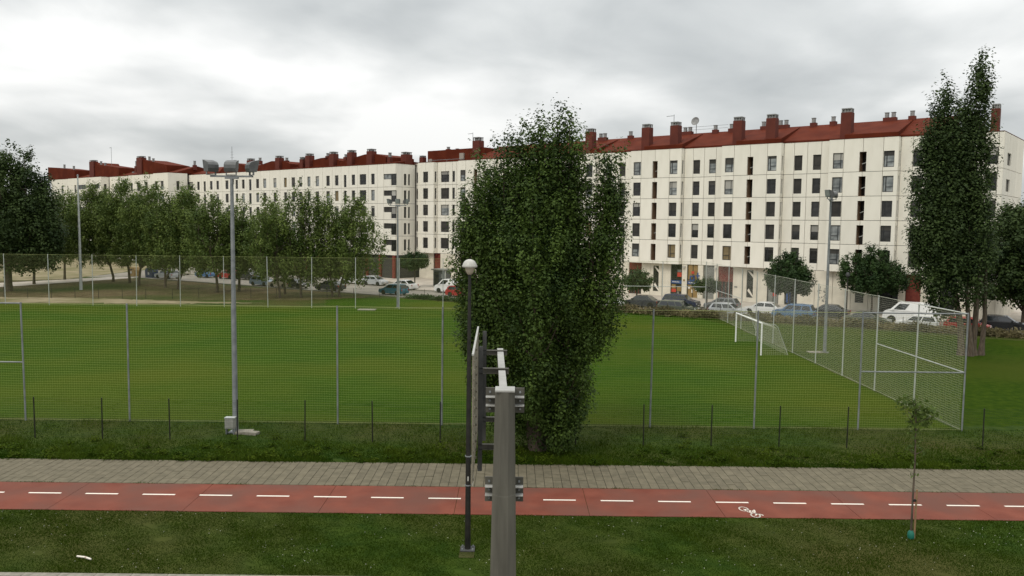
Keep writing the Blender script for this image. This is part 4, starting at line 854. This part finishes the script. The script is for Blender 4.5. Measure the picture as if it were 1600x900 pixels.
# ------------------------------------------------------------------ street lamp in the foreground
sl = empty('street_lamp', (-1.27, 24.43, 0), 'black street lamp post with white domed head on the lawn', 'street lamp')
MB().lathe([(.095, .03), (.088, .6), (.085, 1.0), (.072, 4.5), (.045, 8.50)], 14).build('pole', 'black_paint', sl, True)
MB().box(-.22, .22, -.2, .2, .015, .045).build('base_plate', 'gantry_dark', sl)
bt = MB()
for sx in (-.16, .16):
    for sy in (-.14, .14): bt.lathe([(.025, .045), (.025, .09)], 6, (sx, sy))
bt.build('anchor_bolts', 'galva', sl)
MB().box(-.24, .22, -.62, .24, -.05, .012).build('footing', 'earth', sl)
MB().lathe([(.215, 8.68), (.228, 8.69), (.228, 8.735), (.215, 8.74), (.195, 8.80), (.155, 8.86), (.10, 8.90), (.04, 8.918), (.0, 8.92)], 22).build('lamp_hood', 'lamp_white', sl, True)
MB().lathe([(.05, 8.46), (.085, 8.49), (.125, 8.57), (.155, 8.679)], 20).build('lamp_bowl', 'lamp_bowl', sl, True)
s1 = MB().lathe([(.30, 0), (.30, .012)], 24).xf(Matrix.Translation((.145, .02, 2.65)) @ Matrix.Rotation(R(97), 4, 'Y')).build('round_sign', 'lamp_white', sl)
MB().box(.14, .155, -.22, .24, 2.08, 2.30).build('sign_plate', 'lamp_white', sl)
for z in (2.92, 2.02): MB().lathe([(.10, z), (.10, z + .03)], 14).build('sign_clamp', 'galva', sl)
MB().box(-.02, .02, -.083, -.079, 2.18, 2.32).build('sticker', 'lamp_white', sl)
# ------------------------------------------------------------------ sign gantry
gt = empty('sign_gantry', (-.1, 14.0, 0), 'grey steel sign gantry post with arms and edge on sign panel', 'sign gantry')
def octo(z, hx, hy): 
    c = .36; return [(hx * c, -hy, z), (hx, -hy * c, z), (hx, hy * c, z), (hx * c, hy, z), (-hx * c, hy, z), (-hx, hy * c, z), (-hx, -hy * c, z), (-hx * c, -hy, z)]
pc = MB(); lev = [(.0, .285, .30), (5.3, .205, .22), (5.305, .202, .217), (7.12, .168, .18)]
vs = [p for z, a, b in lev for p in octo(z, a, b)]; fs = [(i * 8 + j, i * 8 + (j + 1) % 8, (i + 1) * 8 + (j + 1) % 8, (i + 1) * 8 + j) for i in range(3) for j in range(8)] + [tuple(range(24, 32))]
pc.add(vs, fs).build('post', 'gantry', gt); MB().box(-.17, .17, -.185, .185, 7.121, 7.15).build('post_cap', 'gantry_pale', gt)
MB().box(-.45, .45, -.45, .45, -.02, .08).build('base_plate', 'gantry', gt)
for zc in (6.90, 5.30):
    fp = MB().box(-.34, .34, .20, .235, zc - .22, zc + .22).build('flange_plate', 'gantry', gt)
    rb = MB()
    for sx in (-1, 1):
        for dz in (-.075, .075):
            x0, x1 = sorted((sx * .17, sx * .335)); rb.box(x0, x1, .06, .199, zc + dz - .008, zc + dz + .008)
    rb.build('stiffener', 'gantry_pale', fp)
    bo = MB()
    for sx in (-1, 1):
        for dz in (-.15, 0, .15): bo.tube([(sx * .265, .235, zc + dz), (sx * .265, .165, zc + dz)], .020, 6)
    bo.build('bolt', 'galva', fp)
    MB().tube([(-.02, .24, zc), (-.17, 5.6, zc + .02)], .10, 4).xf(Matrix.Translation((0, 0, 0))).build('arm', 'gantry_pale', gt)
    for yb in (2.75, 5.15):
        MB().box(-.56, .05 if yb < 4 else .0, yb - .05, yb + .05, zc + .10, zc + .115).box(-.56, .05 if yb < 4 else .0, yb - .004, yb + .004, zc + .012, zc + .10).box(-.56, .05 if yb < 4 else .0, yb - .05, yb + .05, zc - .0, zc + .012).build('bracket', 'gantry', gt)
for yb in (2.75, 5.15):
    MB().box(-.575, -.485, yb - .05, yb - .04, 4.85, 7.46).box(-.535, -.525, yb - .04, yb + .04, 4.85, 7.46).box(-.575, -.485, yb + .04, yb + .05, 4.85, 7.46).build('upright', 'gantry_dark', gt)
sg = MB()
for q in range(14): sg.box(-.632, -.606, 1.25, 5.35, 5.06 + q * .175, 5.06 + q * .175 + .171)
SH = Matrix(((1, -.018, 0, .0225), (0, 1, 0, 0), (0, 0, 1, 0), (0, 0, 0, 1)))
sg.xf(SH).build('sign_panel', 'panel_edge', gt)
rb = MB()
for q in range(14):
    for yb in (1.3, 2.75, 5.15): rb.box(-.605, -.576, yb - .03, yb + .03, 5.10 + q * .175, 5.14 + q * .175)
rb.xf(SH).build('panel_clips', 'panel_edge', gt); MB().box(-.640, -.600, 1.22, 5.38, 7.512, 7.545).xf(SH).build('panel_top_trim', 'gantry_pale', gt)
# ------------------------------------------------------------------ cars
def car_parts(kind):
    """returns dict of part meshes; car along +X, centred, wheels on z=0"""
    P = {'hatch': dict(L=4.0, W=1.74, hb=.86, roof=1.47, cab=(-1.92, -1.55, .35, 1.15), hood=.92), 'sedan': dict(L=4.5, W=1.78, hb=.88, roof=1.44, cab=(-1.75, -1.0, .45, 1.2), hood=.9),
         'suv': dict(L=4.4, W=1.84, hb=1.0, roof=1.68, cab=(-2.1, -1.8, .5, 1.15), hood=1.08), 'van': dict(L=4.9, W=1.9, hb=1.12, roof=1.95, cab=(-2.42, -2.34, 1.1, 1.85), hood=1.2), 'estate': dict(L=4.5, W=1.78, hb=.88, roof=1.48, cab=(-2.2, -1.85, .45, 1.2), hood=.9)}[kind]
    L2, W2, hb, rf, hd = P['L'] / 2, P['W'] / 2, P['hb'], P['roof'], P['hood']; xa, xb, xc, xd = P['cab']; wr = .31 if kind not in ('suv', 'van') else .34
    xf, xr = L2 - .82, -L2 + .78
    def arch(cx): return [(cx + (wr + .06) * math.cos(t), .2 + .12 + (wr + .06) * math.sin(t)) for t in np.linspace(-.25, math.pi + .25, 9)]
    out = [(-L2 + .05, .3)] + [(xr + .4, .22)] if False else None
    pts = [(-L2, .42), (-L2 + .06, .25)] + arch(xr)[::-1] + arch(xf)[::-1] + [(L2 - .1, .24), (L2, .42), (L2 - .03, .62), (L2 - .14, hd - .16), (xd, hd), (xd - .2, hb + .03), (xa, hb + .04), (-L2 + .03, hb - .02), (-L2 - .01, .62)]
    body = MB(); n = len(pts)
    def sec(y, s): return [(x, y, z) for x, z in pts]
    ys = [(-W2 + .06, .0), (-W2, .0), (W2, 0), (W2 - .06, 0)]
    # belly narrower at the sill and at the shoulder
    def yy(z, w): return w * (1 - .05 * abs((z - .55) / .45) ** 2)
    vs = [(x, -yy(z, W2), z) for x, z in pts] + [(x * .985, -yy(z, W2) + .10, z + (.02 if z > .6 else -.0)) for x, z in pts][:0]
    vs += [(x, yy(z, W2), z) for x, z in pts]
    body.add(vs, [tuple(range(n)), tuple(range(n, 2 * n))[::-1]] + [(i, (i + 1) % n, n + (i + 1) % n, n + i) for i in range(n)])
    cab = MB(); wt = W2 * .76; wb = W2 * .955; zb_ = hb + .02
    A_ = [(xa, zb_), (xb, rf - .03), ((xb + xc) / 2, rf + .01), (xc, rf - .02), (xd, max(hb, hd) - .02)]; Wz = [wb, wt, wt * .98, wt, wb]
    vs = [(x, -w, z) for (x, z), w in zip(A_, Wz)] + [(x, w, z) for (x, z), w in zip(A_, Wz)]
    cab.add(vs, [(0, 1, 2, 3, 4), (9, 8, 7, 6, 5)] + [(i, i + 5, (i + 1) + 5, i + 1) for i in range(4)] + [(4, 9, 5, 0)])
    # windows laid 6 mm proud of the cabin
    def lerp(a, b, t): return tuple(a[i] + (b[i] - a[i]) * t for i in range(3))
    def side(y, xs0, xs1):
        b = MB(); t0, t1 = .14, .88
        def pt(xf_, t):  # xf_ fraction 0..1 from rear to front
            lo = lerp((xa, wb, zb_), (xd, wb, max(hb, hd) - .02), xf_); hi = lerp((xb, wt, rf - .03), (xc, wt, rf - .02), xf_); p = lerp(lo, hi, t); return (p[0], (p[1] + .012) * y, p[2] + .0)
        q = [pt(xs0, t0), pt(xs1, t0), pt(xs1, t1), pt(xs0, t1)]; q2 = [(p[0], p[1] - .02 * y, p[2]) for p in q]
        return b.add(q + q2, [(0, 1, 2, 3), (4, 5, 6, 7), (0, 1, 5, 4), (1, 2, 6, 5), (2, 3, 7, 6), (3, 0, 4, 7)])
    def fr(p0, p1, w0, w1, sgn):
        b = MB(); a = Vector((p0[0], 0, p0[1])); c = Vector((p1[0], 0, p1[1])); d = c - a; nn = Vector((d.z, 0, -d.x)).normalized() * (.010 * sgn)
        q = []
        for t, w in ((.08, w0), (.93, w1)):
            p = a + d * t; ww = (w0 + (w1 - w0) * t) * .92; q += [(p + nn) + Vector((0, -ww, 0)), (p + nn) + Vector((0, ww, 0))]
        q = [q[0], q[1], q[3], q[2]]; q2 = [p - nn * 2.5 for p in q]
        return b.add(q + q2, [(0, 1, 2, 3), (4, 5, 6, 7), (0, 1, 5, 4), (1, 2, 6, 5), (2, 3, 7, 6), (3, 0, 4, 7)])
    D = {'body': (body, None), 'cabin': (cab, None)}
    sw = [(.06, .36), (.39, .66), (.69, .95)] if kind in ('estate', 'suv') else [(.08, .5), (.54, .94)] if kind != 'van' else [(.70, .94)]
    D['windows'] = [side(y, a, b) for y in (-1, 1) for a, b in sw] + [fr(A_[4], A_[3], wb, wt, 1)] + ([fr(A_[0], A_[1], wb, wt, -1)] if kind != 'van' else [])
    if kind != 'van': pass
    ty = MB().lathe([(wr * .62, -.1), (wr * .96, -.1), (wr, -.06), (wr, .06), (wr * .96, .1), (wr * .62, .1)], 16).xf(Matrix.Rotation(R(90), 4, 'X')); rm = MB().lathe([(wr * .63, -.085), (wr * .63, .085)], 12).xf(Matrix.Rotation(R(90), 4, 'X'))
    D['tyre'] = ty; D['rim'] = rm; D['wpos'] = [(xf, W2 - .1, wr), (xf, -W2 + .1, wr), (xr, W2 - .1, wr), (xr, -W2 + .1, wr)]
    D['hl'] = [MB().box(L2 - .16, L2 - .02, s * W2 * .88 - .18 * (s > 0), s * W2 * .88 + .18 * (s < 0), .60, .74) for s in (-1, 1)]; D['tl'] = [MB().box(-L2 - .025, -L2 + .1, s * W2 * .93 - .16 * (s > 0), s * W2 * .93 + .16 * (s < 0), .62, .86) for s in (-1, 1)]
    D['mir'] = [MB().box(xd - .42, xd - .26, s * (W2 + .08) - .08, s * (W2 + .08) + .08, hb + .08, hb + .22) for s in (-1, 1)]
    D['plate'] = MB().box(L2 - .015, L2 + .015, -.25, .25, .40, .51)
    return D
CK = {}
def car(kind, color, x, y, ang, label, z=.026, sc=1.0):
    if kind not in CK:
        D = car_parts(kind); g = {'body': D['body'][0], 'cabin': D['cabin'][0]}
        CK[kind] = dict(D=D, win=[w.mesh('window', 'car_glass') for w in D['windows']], ty=D['tyre'].mesh('tyre', 'tyre', True), rim=D['rim'].mesh('rim', 'rim'), hl=[h.mesh('headlight', 'headlight') for h in D['hl']], tl=[h.mesh('taillight', 'taillight') for h in D['tl']], plate=D['plate'].mesh('number_plate', 'white_paint'), col={})
    K = CK[kind]; D = K['D']
    if color not in K['col']: K['col'][color] = (D['body'][0].mesh('body', 'paint_' + color, True), D['cabin'][0].mesh('cabin', 'paint_' + color, True), [m.mesh('mirror', 'paint_' + color) for m in D['mir']])
    bm_, cm_, mm_ = K['col'][color]
    o = empty('parked_van' if kind == 'van' else 'parked_car', (x, y, z), label, 'van' if kind == 'van' else 'car', ang, 'vehicles parked along the street'); o.scale = (sc, sc, sc)
    b = ob('body', bm_, o); c = ob('cabin', cm_, o)
    for w in K['win']: ob('window', w, c)
    for p in D['wpos']: t = ob('wheel', K['ty'], o, p); ob('rim', K['rim'], t)
    for h in K['hl']: ob('headlight', h, o)
    for h in K['tl']: ob('taillight', h, o)
    for m in mm_: ob('mirror', m, o)
    ob('number_plate', K['plate'], o)
    return o
RD = R(-31)
PI = math.pi
car('estate', 'silver', -58.5, 138.6, RD + PI, 'silver estate car parked left, seen between forked trunks')
car('van', 'cream', -60.6, 148.2, RD, 'cream van parked behind the silver estate car')
car('hatch', 'blue', -53.2, 142.2, RD + PI, 'mid blue hatchback left of the red car')
car('hatch', 'red', -48.4, 139.6, RD + PI, 'dark red car behind a tree, right of the blue hatchback')
car('sedan', 'black', -44.6, 137.9, RD + PI, 'black sedan right of the red car')
car('hatch', 'white', -46.0, 144.0, RD, 'white car partly hidden behind the black sedan and red car')
car('hatch', 'greyblue', -38.3, 125.4, RD, 'grey blue hatchback at the kerb beside the trees')
car('hatch', 'beige', -34.6, 122.6, RD + PI, 'beige hatchback behind two thin tree trunks')
car('sedan', 'black', -32.3, 121.6, RD, 'black car nosing out in front of the beige hatchback')
car('sedan', 'dark', -26.3, 118.2, RD + PI, 'dark grey sedan parked behind the paired trunk tree')
car('estate', 'white', -25.5, 131.6, RD, 'white estate car far behind the rightmost row tree')
car('hatch', 'silver', -21.6, 129.0, RD, 'silver hatchback beside the white estate car by the arcade')
car('hatch', 'teal', -16.3, 112.5, RD + PI, 'teal hatchback left of the far floodlight mast foot')
car('sedan', 'white', -16.2, 121.3, RD + PI, 'white sedan behind the teal hatchback')
car('van', 'white', -8.6, 116.4, RD + PI, 'small white van left of the big poplar')
car('hatch', 'red', -6.9, 110.3, RD, 'bright red car peeking out at the left edge of the big poplar')
car('hatch', 'white', 11.4, 98.0, RD, 'white hatchback just right of the big poplar')
car('sedan', 'olive', 11.0, 102.3, RD, 'grey green sedan behind the white hatchback by the poplar')
car('sedan', 'dark', 15.8, 99.4, RD + PI, 'charcoal sedan under the umbrella shaped street tree')
car('suv', 'navy', 20.4, 98.4, RD, 'navy blue suv in front of the colourful shopfront')
car('estate', 'olive', 18.8, 92.2, RD, 'olive estate car half hidden by the brush hedge')
car('hatch', 'grey', 25.0, 97.0, RD + PI, 'mid grey hatchback before the red framed door')
car('hatch', 'silver', 23.9, 90.2, RD, 'silver hatchback behind the goal, half hidden by brush')
car('sedan', 'white', 28.6, 92.5, RD + PI, 'white sedan behind the goal crossbar')
car('suv', 'skyblue', 30.4, 87.8, RD + PI, 'sky blue tall car behind the right net')
car('sedan', 'dark', 35.0, 90.3, RD + PI, 'dark sedan behind the right mast, beside the sky blue car')
car('sedan', 'olive', 36.0, 82.6, RD, 'dark olive car low behind the brush hedge, left of the white van')
car('van', 'white', 42.0, 85.6, RD + PI, 'big white van behind the net corner', sc=1.12)
car('hatch', 'white', 39.8, 79.9, RD + PI, 'white hatchback in front of the big white van')
car('hatch', 'red', 43.9, 78.4, RD, 'red car seen through the net beside the tall poplar trunk')
car('hatch', 'black', 48.4, 80.3, RD, 'black hatchback at the right edge beside the poplar trunk')
# ------------------------------------------------------------------ street furniture beyond the pitch
def black_lamp(label, x, y, h):
    o = empty('street_lamp', (x, y, .02), label, 'street lamp', group='black street lamps on the sidewalk')
    MB().lathe([(.09, 0), (.08, 1), (.05, h)], 9).build('pole', 'black_paint', o, True); MB().lathe([(.06, h), (.22, h + .12), (.25, h + .3), (.15, h + .5), (.03, h + .55)], 12).build('lamp_head', 'gantry_dark', o, True)
black_lamp('thin black street lamp at the right edge of the big poplar', 14.0, 103.6, 8.4)
black_lamp('short black street lamp under the widest street tree', 37.6, 91.6, 4.4)
kk = empty('kiosk', (-10.9, 127.2, .14), 'dark grey kiosk with overhanging roof behind the white van', 'kiosk', R(-31))
MB().box(-1.1, 1.1, -.8, .8, 0, 2.5).build('kiosk_body', 'frame_lead', kk); MB().box(-1.35, 1.35, -1.05, 1.05, 2.5, 2.68).build('kiosk_roof', 'shop_grey', kk); MB().box(-.9, -.05, -.815, -.8, .2, 2.2).build('kiosk_door', 'frame_dark', kk); MB().box(.35, .6, -.815, -.8, 1.3, 1.9).build('poster', 'glass_pale', kk)
MB().box(1.15, 1.3, -.95, -.8, 0, 2.5).build('kiosk_post', 'galva_pale', kk)
for nm, c, x, y, lb in (('recycling_container', 'container_blue', -62.0, 140.6, 'dark blue recycling container left of the silver estate car'), ('recycling_container', 'shop_tan', -66.3, 143.4, 'ochre recycling container left of the blue one')):
    o = empty(nm, (x, y, .03), lb, 'container', RD); MB().prism([(-.9, 0), (.9, 0), (1.0, 1.1), (.75, 1.6), (-.75, 1.6), (-1.0, 1.1)], 1, -.6, .6).build('container_body', c, o); MB().box(-.35, .35, -.625, -.6, 1.05, 1.25).build('slot', 'frame_dark', o); MB().box(-.2, .2, -.63, -.6, .5, .9).build('sticker', 'lamp_white', o)
print('LEAVES', LEAFN, 'OBJECTS', len(bpy.data.objects), 'TRIS', sum(len(o.data.loops) - 2 * len(o.data.polygons) for o in bpy.data.objects if o.type == 'MESH'))
